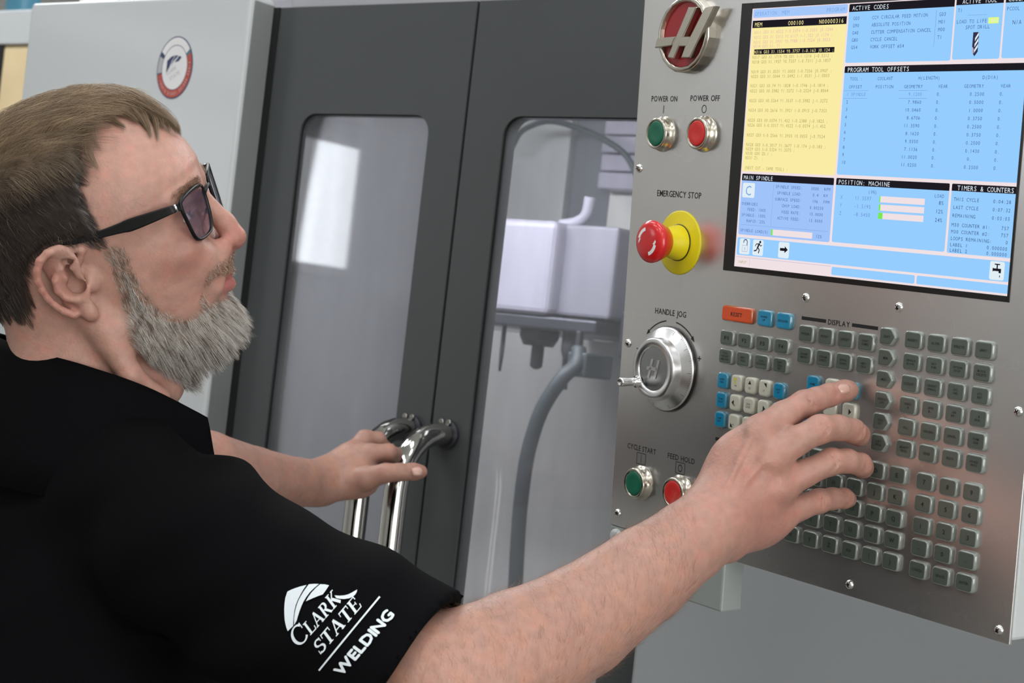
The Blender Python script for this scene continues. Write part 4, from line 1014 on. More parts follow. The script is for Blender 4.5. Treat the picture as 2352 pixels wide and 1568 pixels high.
# ------------------------------------------------------------------ the man's body
DOWN = np.array([-0.11217, 0.99365, -0.00889])
TF = np.array([0.75, 0.05, 0.65]); TF -= DOWN * (TF @ DOWN); TF /= np.linalg.norm(TF)     # chest direction
TR = np.cross(DOWN, TF); TR = TR if TR[2] < 0 else -TR                                    # his right (towards the camera)
NB = P(212, 925, 1600)            # base of the neck
SR = P(452, 1262, 1442); SL = P(30, 1075, 1765)
ER = P(1000, 1588, 1292)
BODY = Field()
def ear_ops(F_, sgn):
    """ear built from picture points of the near ear, on a flared plane; sgn mirrors it to the far side"""
    def e(zx, zy, out):
        px, py = 60 + zx / 6.535, 540 + zy / 6.535
        r = np.array([(px - 1176) / FPX, (py - 784) / FPX, 1.0]); y = -74.0 - out
        s = (HO @ HL + y) / (r @ HL); q = (r * s - HO); v = np.array([q @ HF, y, q @ HU])
        v[1] *= -sgn if sgn > 0 else 1.0
        return v
    # flared plate
    F_.fcone(e(520, 440, 9), e(760, 980, 4), 17.5, 12.5, (0.28, 1.0 * (1 if sgn < 0 else -1), 0), 0.24, 5, fr='h')
    hel = [(760, 560, 3), (800, 360, 4), (840, 225, 5), (700, 205, 8), (500, 215, 12), (320, 270, 15), (205, 390, 17), (165, 540, 17.5), (180, 690, 16.5), (240, 830, 14.5), (330, 960, 12), (440, 1060, 9.5), (570, 1140, 8), (720, 1200, 6.5)]
    F_.chain([e(*q) for q in hel], [2.4, 2.6, 3.0, 3.2, 3.3, 3.4, 3.4, 3.3, 3.2, 3.1, 3.0, 3.0, 3.2, 4.0], 2.5, fr='h')
    anti = [(600, 330, 7), (500, 500, 10), (440, 680, 10.5), (480, 830, 9.5), (600, 935, 8), (760, 970, 7), (880, 940, 6)]
    F_.chain([e(*q) for q in anti], [2.4, 3.0, 3.2, 3.2, 3.2, 3.4, 3.2], 3, fr='h')
    F_.ell(e(930, 1120, 4.5), (7.0, 5.0, 8.5), 4, fr='h'); F_.ell(e(980, 1190, 4), (5.6, 4.6, 5.6), 4, fr='h')
    F_.ell(e(975, 700, 1.0), (5.0, 4.2, 8.0), 9, fr='h')                 # tragus
    F_.ell(e(740, 770, 8), (8.6, 9.0, 7.6), 3, '-', 'h')                 # bowl
    F_.ell(e(655, 560, 9), (3.8, 5.0, 7.0), 3, '-', 'h')
    F_.ell(e(620, 400, 12), (5.5, 4.5, 3.6), 3, '-', 'h')
# neck, trunk
BODY.cone(h2c((-30, 0, 0)), NB + DOWN * 60, 58, 64, 20)
BODY.fcone(NB + DOWN * 185, NB + DOWN * 330, 150, 165, TF, 0.68, 40)
BODY.fcone(NB + DOWN * 330, NB + DOWN * 560, 165, 165, TF, 0.80, 40)
BODY.cone(NB + DOWN * 40 - TF * 10, SR + DOWN * -6 - TR * 30, 44, 50, 36)
BODY.cone(NB + DOWN * 40 - TF * 10, SL + DOWN * -6 + TR * 30, 44, 50, 36)
BODY.cone(SR, ER, 60, 50, 30)
EL = P(385, 1085, 1985); WL = P(738, 1108, 2215)
BODY.cone(SL, EL, 58, 46, 30)
# right forearm
RF = [(1000, 1588, 1292, 50), (1105, 1552, 1308, 52), (1190, 1505, 1325, 48), (1330, 1428, 1352, 41.5), (1480, 1320, 1384, 36.5), (1580, 1245, 1406, 31.5), (1648, 1190, 1420, 30)]
BODY.chain([P(*q[:3]) for q in RF], [q[3] for q in RF], 14)
# right hand: back of the hand, knuckles, fingers
ZC = np.array([0, 0, 1.0])
W0 = P(1655, 1185, 1424)
MCP = {'i': P(1748, 992, 1432), 'm': P(1775, 1052, 1424), 'r': P(1790, 1120, 1430), 'p': P(1792, 1178, 1444)}
for k, (ox, oy) in zip('imrp', ((-14, -24), (-2, -4), (6, 16), (4, 34))):
    BODY.cone(P(1655 + ox, 1190 + oy, 1428), MCP[k], 20, 13.5 if k != 'p' else 13, 14)
BODY.ell(P(1700, 1110, 1438), (30, 42, 20), 16)
BODY.ell(P(1715, 1195, 1446), (34, 24, 18), 14)
FI = [(1748, 992, 1432, 13.2), (1800, 955, 1446, 11.6), (1848, 927, 1456, 10.8), (1875, 917, 1463, 9.6), (1905, 907, 1471, 9.3), (1940, 897, 1479.5, 8.6), (1951, 896, 1482, 7.8)]
FMd = [(1775, 1052, 1424, 13.2), (1830, 1012, 1427, 11.2), (1884, 985, 1432, 11.3), (1925, 982, 1443, 10.0), (1960, 990, 1455, 9.6), (1972, 998, 1467, 8.8), (1974, 1003, 1473, 7.8)]
FR = [(1790, 1120, 1430, 12.6), (1850, 1086, 1434, 10.6), (1908, 1060, 1440, 10.6), (1945, 1058, 1448, 9.4), (1976, 1066, 1457, 9.0), (1982, 1073, 1466, 8.2), (1983, 1077, 1470, 7.4)]
FP = [(1792, 1178, 1444, 12.4), (1838, 1164, 1449, 10.2), (1882, 1150, 1455, 9.6), (1912, 1145, 1466, 8.6), (1938, 1144, 1475, 8.0), (1948, 1146, 1484, 7.2)]
for ch in (FI, FMd, FR, FP): BODY.chain([P(*q[:3]) for q in ch], [q[3] for q in ch], 6)
TH = [(1680, 1120, 1452, 20), (1712, 1072, 1474, 15), (1752, 1040, 1490, 12), (1790, 1026, 1502, 10), (1812, 1022, 1506, 8.5)]
BODY.chain([P(*q[:3]) for q in TH], [q[3] for q in TH], 8)
# tendons on the back of the hand and veins
for k, (bx_, by_) in zip('imr', ((1668, 1120), (1672, 1150), (1680, 1185))):
    m_ = MCP[k]; mx_, my_ = 1176 + FPX * m_[0] / m_[2], 784 + FPX * m_[1] / m_[2]
    BODY.cone(P(bx_, by_, 1404), P(mx_ - 22, my_ + 6, m_[2] - 15.0), 2.2, 2.6, 4)
    BODY.ell(P(mx_ - 6, my_, m_[2] - 9), (9, 9, 7.5), 6)
BODY.chain([P(1640, 1180, 1392), P(1700, 1125, 1407), P(1732, 1075, 1412), P(1752, 1048, 1414)], [1.6, 1.9, 2.0, 1.4], 3)
BODY.chain([P(1700, 1125, 1408), P(1745, 1115, 1413), P(1770, 1090, 1413)], [1.6, 1.8, 1.2], 3)
BODY.ell(P(1676, 1246, 1424), (9, 12, 12), 9)          # ulna bump
for ch in (FI, FMd, FR, FP):                           # skin creases across the finger joints
    for i in (2, 4):
        a, b = P(*ch[i - 1][:3]), P(*ch[i][:3]); t = (b - a) / np.linalg.norm(b - a); sd = np.cross(t, ZC); sd /= np.linalg.norm(sd); up_ = np.cross(sd, t); up_ = up_ if up_[2] < 0 else -up_
        for o_ in (-2.2, 1.6): BODY.chain([b + t * o_ + up_ * (ch[i][3] * math.cos(q_) + 0.2) + sd * ch[i][3] * math.sin(q_) for q_ in (-0.8, -0.3, 0.3, 0.8)], [0.5, 1.0, 1.0, 0.5], 1.2, '-')
for x0, y0, x1, y1 in ((1688, 1180, 1694, 1262), (1676, 1185, 1684, 1250)): BODY.cone(P(x0, y0, 1398), P(x1, y1, 1412), 0.8, 1.2, 2.5, '-')
# left forearm and hand on the door handle
LF = [(385, 1085, 1985, 46), (470, 1080, 2040, 45), (580, 1100, 2110, 38), (680, 1108, 2175, 30), (738, 1108, 2215, 28)]
BODY.chain([P(*q[:3]) for q in LF], [q[3] for q in LF], 14)
BODY.fcone(P(735, 1106, 2215), P(812, 1062, 2236), 27, 30, (0.3, 0.5, 0.8), 0.75, 14)
BODY.ell(P(812, 1108, 2222), (32, 21, 20), 12)
LI = [(812, 1050, 2236, 14), (852, 1040, 2232, 11.5), (893, 1038, 2236, 10.2), (906, 1044, 2258, 9.4), (893, 1058, 2274, 8.6)]
LM = [(812, 1040, 2252, 14), (838, 1008, 2264, 11.5), (868, 1010, 2272, 10.0), (884, 1030, 2290, 9), (872, 1052, 2300, 8)]
LR = [(800, 1050, 2262, 13), (822, 1030, 2282, 11), (852, 1032, 2298, 9.5), (862, 1052, 2308, 8.5)]
LP = [(795, 1068, 2268, 12), (815, 1060, 2290, 10), (842, 1068, 2304, 8.5), (848, 1086, 2308, 7.5)]
LT = [(790, 1112, 2218, 17), (842, 1098, 2204, 14.5), (886, 1086, 2196, 11.6), (918, 1084, 2198, 10.6), (950, 1083, 2202, 10.4), (966, 1083, 2205, 8.6)]
for ch in (LI, LM, LR, LP, LT): BODY.chain([P(*q[:3]) for q in ch], [q[3] for q in ch], 6)

# head (head axes, mm)
def loft(p):
    z = p[:, 2]
    Z = [-113, -108, -101, -90, -78, -63, -50, -38, -24, -8, 8, 20, 34, 50, 66, 82, 100]
    xf = np.interp(z, Z, [40, 60, 72, 79, 80, 85, 90, 96, 95, 93, 92, 95, 103, 105.5, 101, 90, 70])
    xb = np.interp(z, Z, [20, 10, 2, -6, -14, -20, -26, -30, -36, -40, -40, -40, -40, -40, -40, -36, -20])
    w = np.interp(z, Z, [14, 28, 38, 48, 56, 61, 64, 66, 68.5, 70, 70.5, 71, 71, 71, 68, 60, 44])
    cx = xb + (xf - xb) * 0.46; a = np.where(p[:, 0] > cx, xf - cx, cx - xb)
    n = 2.35
    r = ((np.abs(p[:, 0] - cx) / a) ** n + (np.abs(p[:, 1]) / w) ** n) ** (1 / n)
    d = (r - 1) * np.minimum(a, w) * 0.92
    return np.maximum(d, np.maximum(-113 - z, z - 100)).astype(f32)
BODY.ell((4, 0, 50), (103.5, 77, 84), 14, fr='h')
BODY.add(loft, 16, '+', 'h')
BODY.ell((-38, 0, 8), (60, 68, 52), 24, fr='h')                    # base of the skull
for s in (-1, 1):
    BODY.ell((103, s * 33, 12), (15, 18, 12), 10, '-', 'h')            # eye sockets
    BODY.cone((99.5, s * 12, 30), (87, s * 50, 28), 7.0, 6.5, 12, fr='h')  # brow
    BODY.ell((70, s * 50, -10), (22, 16, 14), 16, fr='h')              # cheekbone
    BODY.ell((80, s * 30, -28), (16, 18, 16), 16, fr='h')              # cheek
    BODY.cone((0, s * 56, -48), (56, s * 22, -92), 12, 13, 16, fr='h')  # jaw
    # lids around the eye
    BODY.add(lambda p, s=s: np.maximum(d_ell(p, (79.5, s * 31.5, 13.5), (14.6, 16.5, 13.6)), -np.maximum(np.abs(p[:, 2] - 12.4 + 0.10 * np.abs(p[:, 1] - s * 31.5)) - 3.1, np.abs(p[:, 1] - s * 31.5) - 12.5)).astype(f32), 2.0, '+', 'h')
    BODY.cone((96, s * 14, 6), (93, s * 44, 0), 3.0, 3.0, 8, fr='h')    # lower lid fold
    BODY.ell((100.5, s * 13.5, -27.5), (9.0, 6.6, 7.6), 4, fr='h')       # wing of the nose
    BODY.cone((98, s * 18, -34), (84, s * 31, -56), 5, 5, 12, fr='h')
# nose
BODY.cone((102, 0, 16), (109.5, 0, -12), 6.5, 8.4, 9, fr='h')
BODY.cone((109.5, 0, -12), (111.2, 0, -26.5), 8.6, 10.8, 5, fr='h')
BODY.cone((108, 0, -32), (97, 0, -36), 4.2, 5, 5, fr='h')
for s in (-1, 1): BODY.ell((106, s * 6.2, -37.5), (5.4, 2.6, 3.8), 2, '-', 'h')
# lips
BODY.cone((93, 0, -40), (92.5, 0, -50), 7, 6, 8, fr='h')
for s in (-1, 1):
    BODY.cone((90.6, s * 1, -54.0), (76, s * 24, -58.0), 4.6, 3.0, 5, fr='h')
    BODY.cone((88.6, s * 1, -63.4), (76, s * 23, -60.0), 5.4, 3.2, 5, fr='h')
    BODY.cone((95.5, s * 2, -58.4), (78, s * 23, -59.0), 1.7, 0.9, 1.6, '-', 'h')
BODY.ell((63, 0, -89), (18, 20, 16), 14, fr='h')
# throat muscle from behind the ear to the collar-bone
BODY.chain([h2c((-16, -62, -20)), P(300, 860, 1534), P(370, 915, 1556)], [13, 10, 7], 14)
BODY.ell(P(372, 880, 1586), (20, 22, 20), 22)
ear_ops(BODY, -1); ear_ops(BODY, 1)
# brow furrows
def furrow(p):
    m = np.exp(-((p[:, 0] - 92) / 26) ** 2) * sm(p[:, 2], 30, 40) * (1 - sm(p[:, 2], 62, 74)); return (m * 0.16 * np.cos(p[:, 2] * 2 * math.pi / 9 + 0.02 * p[:, 1] ** 2 * 0.05)).astype(f32)
BODY.add(furrow, 0, 'd', 'h')

BV, BF = BODY.mesh((-760, -330, 1180), (420, 640, 2350), 2.2)
def tri(Fq): return np.concatenate([Fq[:, [0, 1, 2]], Fq[:, [0, 2, 3]]])
# outline of what the hair and beard cover, drawn on the near side of the head and mirrored
HAIRP = [(-600, -300), (430, -300), (430, 262), (395, 258), (330, 262), (260, 268), (215, 282), (190, 330), (204, 395), (194, 432), (222, 500), (252, 556), (236, 574), (160, 561), (112, 574), (78, 600), (66, 640), (84, 700), (62, 734), (0, 724), (-600, 690)]
BEARDP = [(228, 578), (262, 556), (290, 570), (304, 606), (332, 662), (376, 712), (425, 728), (452, 712), (462, 662), (474, 628), (498, 602), (535, 580), (580, 590), (560, 626), (500, 640), (466, 668), (480, 694), (530, 676), (640, 672), (640, 900), (430, 900), (330, 824), (292, 790), (280, 730), (270, 680), (252, 620)]
def head_px(c):
    q = c2h(A(c)).astype(float); q[:, 1] = -np.abs(q[:, 1]); return cpx(h2c(q)), q
(bpx, bpy_), BH = head_px(BV)
ishead = (np.linalg.norm(BH - np.array([0, -20, 20]), axis=1) < 190) & (BH[:, 2] > -135)
hd_ = np.where(ishead, poly_dist(bpx, bpy_, HAIRP), -999); bd_ = np.where(ishead, poly_dist(bpx, bpy_, BEARDP), -999)
ear_m = (BH[:, 1] < -74.5) & ishead & in_poly(bpx, bpy_, [(70, 600), (108, 568), (150, 558), (206, 560), (236, 640), (236, 700), (212, 746), (160, 730), (108, 694), (76, 650)])
hd_ = np.where(ear_m, -50, hd_); bd_ = np.where(ear_m, -50, bd_)
# skin colour: base, flushed places, lips, pale knuckle creases, freckled forearm, shaved shadow under hair and beard
col = np.tile(np.array(srgb(204, 157, 139)), (len(BV), 1))
def blend(m, c): 
    global col
    col = col * (1 - m[:, None]) + np.array(c) * m[:, None]
n1 = vnoise(BV, 60, 3); n2 = vnoise(BV, 22, 5); n3 = vnoise(BV, 9, 8)
col *= (1 + 0.05 * n1 + 0.05 * n2 + 0.04 * n3)[:, None]; col[:, 1:] *= (1 - 0.08 * sm(n2, 0, 1) - 0.07 * sm(n3, 0.2, 1))[:, None]
def hb(c, r): return np.where(ishead, np.exp(-(((BH - np.array(c)) / np.array(r)) ** 2).sum(1)), 0)
blend(0.55 * hb((112, 0, -26), (16, 18, 16)), srgb(206, 108, 98)); blend(0.5 * hb((70, -48, -16), (24, 20, 18)), srgb(206, 122, 108))
blend(0.45 * hb((100, -14, -28), (8, 7, 8)), srgb(190, 92, 84)); blend(0.25 * hb((100, 0, 60), (30, 60, 30)), srgb(216, 160, 142))
blend(np.where(ear_m, 0.35, 0) * sm(-BH[:, 0], 8, 30), srgb(206, 118, 108)); blend(0.22 * hb((72, -42, 8), (18, 14, 8)), srgb(178, 128, 108))
lipm = np.where(ishead, np.exp(-((BH[:, 2] + 59.5) / 8.2) ** 4) * sm(BH[:, 0], 74, 82) * (np.abs(BH[:, 1]) < 24), 0) * (bd_ < 6); blend(0.8 * lipm, srgb(190, 104, 100))
col *= np.array([0.72, 0.73, 0.75]); blend(0.85 * sm(hd_, -2, 14), srgb(70, 55, 46)); blend(0.60 * sm(bd_, -4, 12), srgb(136, 112, 96))
px_a, py_a = cpx(BV); KS = np.array([0.72, 0.73, 0.75])
arm = ~ishead & (BV[:, 0] > -250)
for ch in (FI, FMd, FR, FP, LI, LT):
    for q in (ch[2], ch[min(4, len(ch) - 1)]): blend(np.where(arm, 0.30 * np.exp(-((BV - P(*q[:3])) ** 2).sum(1) / 12 ** 2), 0), KS * srgb(206, 128, 112))
for q, r in (((1720, 1130, 1420), 40), ((1760, 1200, 1436), 34)): blend(np.where(arm, 0.28 * np.exp(-((BV - P(*q)) ** 2).sum(1) / r ** 2), 0), KS * srgb(202, 126, 112))
blend(np.where(arm, 0.35 * sm(n2, 0.1, 0.8) * (px_a < 1560), 0), KS * srgb(206, 158, 128))

PB = np.array([*c2w(NB + DOWN * 500)[:2], 0.0])
man = empty('person', tuple(PB)); tag(man, 'bearded man in glasses and a black polo shirt pressing a key on the control panel', 'person')
def c2p(c): return c2w(c) - PB
m_skin = mat('skin', (0.6, 0.35, 0.26), 0.48, spec=0.4, attr='tint', var=0.07, vscale=130, bump=0.22, bscale=420, sss=0.16, sscale=0.006)
me = npmesh('body', c2p(BV), BF); set_color(me, np.clip(col, 0, 1))
body = link('body', me, m_skin, man, True)
BN = np.zeros((len(BV), 3)); T3 = tri(BF); e1 = BV[T3[:, 1]] - BV[T3[:, 0]]; e2 = BV[T3[:, 2]] - BV[T3[:, 0]]; fn_ = np.cross(e1, e2); fa = np.linalg.norm(fn_, axis=1)
for k in range(3): np.add.at(BN, T3[:, k], fn_)
BN /= np.linalg.norm(BN, axis=1)[:, None] + 1e-9
print('BODY', len(BV), len(BF))
# ------------------------------------------------------------------ hair, beard, brows: strands rooted on the head
HMESH = BVHTree.FromPolygons([tuple(v) for v in BV], [tuple(f) for f in BF])
def strands_mesh(name, pts, r0, cols, taper=0.25, sides=3):
    """(n,k,3) strand points in camera mm -> one thin-tube mesh with a colour per strand"""
    n, k, _ = pts.shape
    T = np.gradient(pts, axis=1); T /= np.linalg.norm(T, axis=2, keepdims=True) + 1e-9
    ref = np.array([0.31, 0.52, 0.79]); u = np.cross(T, ref); u /= np.linalg.norm(u, axis=2, keepdims=True) + 1e-9; v = np.cross(T, u)
    rad = np.asarray(r0).reshape(-1, 1) * np.linspace(1, taper, k)[None, :]
    ring = []
    for s in range(sides):
        a = 2 * math.pi * s / sides; ring.append(pts + (u * math.cos(a) + v * math.sin(a)) * rad[:, :, None])
    V = np.stack(ring, 2)                       # n,k,sides,3
    idx = np.arange(n * k * sides).reshape(n, k, sides); q = []
    for s in range(sides):
        t = (s + 1) % sides; q.append(np.stack([idx[:, :-1, s], idx[:, :-1, t], idx[:, 1:, t], idx[:, 1:, s]], -1).reshape(-1, 4))
    me = npmesh(name, c2p(V.reshape(-1, 3)), np.concatenate(q)); set_color(me, np.repeat(cols, k * sides, 0) if cols.ndim == 2 else cols.reshape(-1, 3).repeat(sides, 0))
    return me
def sample(mask, n, dens=None):
    """random surface points: position, normal, vertex index"""
    m = mask[T3].all(1); ids = np.where(m)[0]; w = fa[ids].copy()
    if dens is not None: w *= dens[T3[ids]].mean(1)
    ids = RNG.choice(ids, n, p=w / w.sum()); a = RNG.random(n); b = RNG.random(n); s = a + b > 1; a[s] = 1 - a[s]; b[s] = 1 - b[s]
    t = T3[ids]; c = np.stack([1 - a - b, a, b], 1)
    p = (BV[t] * c[..., None]).sum(1); nn = (BN[t] * c[..., None]).sum(1); nn /= np.linalg.norm(nn, axis=1)[:, None]
    return p, nn, t[:, 0]
def rot_h(v): return v @ HM                   # head axes -> camera
def clump(pts, m, amt):
    g = RNG.choice(len(pts), m, replace=False); G = pts[g][:, 0]; near = np.empty(len(pts), int)
    for i in range(0, len(pts), 2000): near[i:i + 2000] = ((pts[i:i + 2000, None, 0] - G[None]) ** 2).sum(2).argmin(1)
    w = (np.linspace(0, 1, pts.shape[1]) ** 1.4)[None, :, None] * amt
    return pts + (pts[g[near]] - pts) * w
WHORL = np.array([-84, -30, 96.0])
def hair_dir(q):
    """flow in head axes: away from the whorl, forwards over the top, down at the sides"""
    r = q - WHORL; r /= np.linalg.norm(r, axis=1)[:, None] + 1e-9
    side = sm(np.abs(q[:, 1]), 48, 66) * (1 - sm(q[:, 2], 96, 116)); back = sm(-q[:, 0], 40, 90)
    d = r + np.outer(side, [-0.25, 0, -1.1]) + np.outer(back * (1 - sm(q[:, 2], 70, 110)), [0.1, 0, -1.2]) + np.outer((1 - side) * (1 - back), [0.9, 0.22, 0.0])
    front = sm(q[:, 0], 78, 104) * (1 - side); d = d + np.outer(front, [0.0, -0.35, -0.9])
    return d
def hair_thick(q):
    top = sm(q[:, 2], 74, 122)
    return 4.0 + 12.5 * top + 3.0 * sm(-q[:, 0], 10, 70) * sm(q[:, 2], 10, 60) - 1.5 * (1 - sm(q[:, 2], 0, 40))
# solid under-layer so no scalp shows
hm = hd_ > 1.0
fsel = hm[BF].all(1); used = np.unique(BF[fsel]); remap = -np.ones(len(BV), int); remap[used] = np.arange(len(used))
hq = c2h(A(BV[used])).astype(float); th = hair_thick(hq) * 0.62 * sm(hd_[used], 2, 30) - 1.0
th *= 1 + 0.14 * vnoise(BV[used], 14, 4)
me = npmesh('hair_base', c2p(BV[used] + BN[used] * th[:, None]), remap[BF[fsel]]); 
lit_top = sm(hq[:, 2], 80, 125)
set_color(me, np.array(srgb(52, 42, 36)) * (1 - lit_top[:, None]) + np.array(srgb(122, 104, 84)) * lit_top[:, None])  # top of the hair coloured lighter, as if lit from above
m_hair = mat('hair', (0.1, 0.07, 0.05), 0.42, spec=0.45, attr='tint', var=0.12, vscale=60)
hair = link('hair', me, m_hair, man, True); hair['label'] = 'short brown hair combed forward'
NH, KH_ = 17000, 8
p, nn, vi = sample(hd_ > 3, NH)
q0 = c2h(A(p)).astype(float); topw = sm(q0[:, 2], 84, 118); L_ = (15 + 40 * topw + 8 * sm(-q0[:, 0], 20, 80)) * RNG.uniform(0.65, 1.15, NH)
L_ *= 0.45 + 0.55 * sm(hd_[vi], 3, 30)
off = hair_thick(q0) * RNG.uniform(0.62, 1.12, NH); off *= 0.3 + 0.7 * sm(hd_[vi], 2, 26)
pts = np.zeros((NH, KH_, 3)); cur = p + nn * 1.0; pts[:, 0] = cur; nrm = nn.copy()
jit = RNG.normal(0, 0.16, (NH, 3))
for k in range(1, KH_):
    d = rot_h(hair_dir(c2h(A(cur)).astype(float))) + jit; d -= nrm * (d * nrm).sum(1)[:, None]; d /= np.linalg.norm(d, axis=1)[:, None] + 1e-9
    cur = cur + d * (L_ / (KH_ - 1))[:, None]
    rise = off * min(1.0, k / 2.5) * (1 - 0.35 * max(0, (k - 4) / (KH_ - 5)))
    for i in range(NH):
        h_ = HMESH.find_nearest(cur[i])
        if h_[0] is not None:
            nv = np.array(h_[1]); 
            if nv @ nrm[i] > 0.2: nrm[i] = nv
            cur[i] = np.array(h_[0]) + nrm[i] * rise[i]
    pts[:, k] = cur
pts = clump(pts, 900, 0.6)
rv = RNG.uniform(0.75, 1.25, (NH, 1)) * (1 + 0.35 * vnoise(p * [0.5, 1, 1], 7, 21))[:, None]
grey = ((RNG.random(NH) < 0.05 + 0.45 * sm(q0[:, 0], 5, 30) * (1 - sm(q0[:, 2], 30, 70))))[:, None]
c_ = (np.array(srgb(50, 40, 35)) * (1 - topw[:, None]) + np.array(srgb(160, 138, 112)) * topw[:, None]) * rv  # upper strands get the same painted-in top light
c_ = np.where(grey, np.array(srgb(118, 110, 102)) * rv, c_)
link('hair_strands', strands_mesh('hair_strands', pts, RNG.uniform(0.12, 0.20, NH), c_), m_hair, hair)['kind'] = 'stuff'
# locks of the fringe falling onto the forehead
def on_head(px, py, lift):
    r = np.array([(px - 1176) / FPX, (py - 784) / FPX, 1.0]); h_ = HMESH.ray_cast((0, 0, 0), r / np.linalg.norm(r))
    if h_[0] is None:
        s = (HO @ HL - 6) / (r @ HL); h_ = HMESH.find_nearest(r * s); return np.array(h_[0]) + np.array(h_[1]) * (lift + 3)
    return np.array(h_[0]) + np.array(h_[1]) * lift
LOCKS = [((262, 232), (322, 246), (350, 282), (360, 330), 0), ((246, 238), (300, 252), (332, 284), (346, 322), 0), ((236, 246), (286, 258), (316, 278), (336, 302), 0), ((230, 254), (262, 262), (292, 272), (318, 288), 0), ((286, 232), (344, 250), (374, 276), (388, 308), 0), ((300, 232), (360, 252), (392, 280), (404, 314), 0), ((310, 236), (368, 256), (400, 284), (411, 316), 0),
         ((310, 236), (368, 256), (400, 284), (412, 306), 16), ((310, 236), (368, 256), (400, 284), (412, 300), 30), ((306, 236), (362, 256), (396, 284), (408, 300), 46), ((226, 262), (240, 272), (262, 284), (290, 300), 0), ((270, 226), (330, 244), (362, 270), (372, 300), 0), ((210, 286), (212, 310), (222, 335), (236, 352), 0), ((202, 330), (206, 356), (218, 380), (230, 392), 0)]
LS = []
for a, b, c, e, ysh in LOCKS:
    g = [on_head(*a, 4), on_head(*b, 4.5), on_head(*c, 4), on_head(*e, 2.5)]
    thin = 40 if a[0] < 215 else 220
    if ysh:
        g2 = []
        for q, lf in zip(g, (5, 6, 5, 3)):
            h_ = HMESH.find_nearest(q + HL * ysh); g2.append(np.array(h_[0]) + np.array(h_[1]) * lf)
        g = g2
    sp = np.array(smooth_path(g, 3))
    for i in range(thin):
        o_ = RNG.normal(0, 1, 3) * [3.4, 3.4, 3.4]; w_ = np.linspace(1, 0.22, len(sp))[:, None]; cut = RNG.uniform(0.72, 1.0)
        tt = np.linspace(0, cut, len(sp)) * (len(sp) - 1); i0 = np.minimum(tt.astype(int), len(sp) - 2); fr_ = (tt - i0)[:, None]
        LS.append(sp[i0] * (1 - fr_) + sp[i0 + 1] * fr_ + o_ * w_)
LS = np.array(LS); nL = len(LS)
link('fringe_strands', strands_mesh('fringe_strands', LS, RNG.uniform(0.12, 0.19, nL), np.array(srgb(138, 116, 92)) * RNG.uniform(0.6, 1.25, (nL, 1))), m_hair, hair)['kind'] = 'stuff'
# beard
bm_ = bd_ > 1.0
fsel = bm_[BF].all(1); used = np.unique(BF[fsel]); remap[:] = -1; remap[used] = np.arange(len(used)); hq = c2h(A(BV[used])).astype(float)
chin = sm(-hq[:, 2], 50, 95); mous = sm(hq[:, 2], -58, -50) * (hq[:, 0] > 60)
th = (0.8 + 2.6 * chin) * sm(bd_[used], 3, 34) * (1 - 0.75 * mous) - 0.7
th *= 1 + 0.25 * vnoise(BV[used], 9, 9)
me = npmesh('beard_base', c2p(BV[used] + BN[used] * th[:, None]), remap[BF[fsel]])
gcol = np.array(srgb(142, 130, 120)) * (1 - mous[:, None]) + np.array(srgb(150, 112, 84)) * mous[:, None]
set_color(me, gcol * (1 + 0.2 * vnoise(BV[used], 7, 2))[:, None])
m_beard = mat('beard', (0.3, 0.28, 0.25), 0.5, spec=0.4, attr='tint', var=0.10, vscale=80)
beard = link('beard', me, m_beard, man, True); beard['label'] = 'short grey beard'
NBd, KB = 16000, 6
dens = np.where(bd_ > 0, 0.35 + 0.65 * sm(bd_, 2, 24), 0) * (1 + 0.9 * (BH[:, 2] > -58) * (BH[:, 0] > 60))
p, nn, vi = sample(bd_ > -1, NBd, dens + 0.02)
q0 = c2h(A(p)).astype(float); chin = sm(-q0[:, 2], 45, 95); mous = sm(q0[:, 2], -58, -50) * (q0[:, 0] > 60); front = sm(q0[:, 0], 30, 75)
L_ = (7 + 11.5 * chin) * (1 - 0.35 * mous) * RNG.uniform(0.6, 1.2, NBd) * (0.5 + 0.5 * sm(bd_[vi], 0, 24))
dd = np.zeros((NBd, 3)); dd[:, 0] = 0.15 + 0.05 * front * chin; dd[:, 2] = -1.0; dd[:, 1] = np.where(mous > 0.5, np.sign(q0[:, 1]) * 0.8, 0); dd += RNG.normal(0, 0.13, dd.shape)
dd = rot_h(dd); dd /= np.linalg.norm(dd, axis=1)[:, None]
pts = np.zeros((NBd, KB, 3)); cur = p.copy(); pts[:, 0] = p - nn
for k in range(1, KB):
    t = k / (KB - 1); d = dd * (0.35 + 0.75 * t) + nn * (0.48 - 0.42 * t); d -= nn * np.minimum((d * nn).sum(1) - 0.06, 0)[:, None]; d /= np.linalg.norm(d, axis=1)[:, None]
    cur = cur + d * (L_ / (KB - 1))[:, None]; pts[:, k] = cur
pts = clump(pts, 800, 0.5)
tone = RNG.random((NBd, 1)); dark = 0.14 + 0.35 * sm(q0[:, 2], -45, 0)[:, None] + 0.75 * sm(vnoise(p * [1, 0.35, 1], 11, 12), 0.1, 0.9)[:, None] + 0.25 * sm(-q0[:, 2], 96, 112)[:, None] + 0.2 * mous[:, None]
c_ = np.where(tone < dark, np.array(srgb(104, 92, 82)), np.array(srgb(206, 200, 193))) * RNG.uniform(0.75, 1.15, (NBd, 1))
c_ = np.where((mous > 0.5)[:, None] & (tone < 0.7), np.array(srgb(150, 110, 78)) * RNG.uniform(0.8, 1.1, (NBd, 1)), c_)
link('beard_strands', strands_mesh('beard_strands', pts, RNG.uniform(0.10, 0.16, NBd), c_), m_beard, beard)['kind'] = 'stuff'
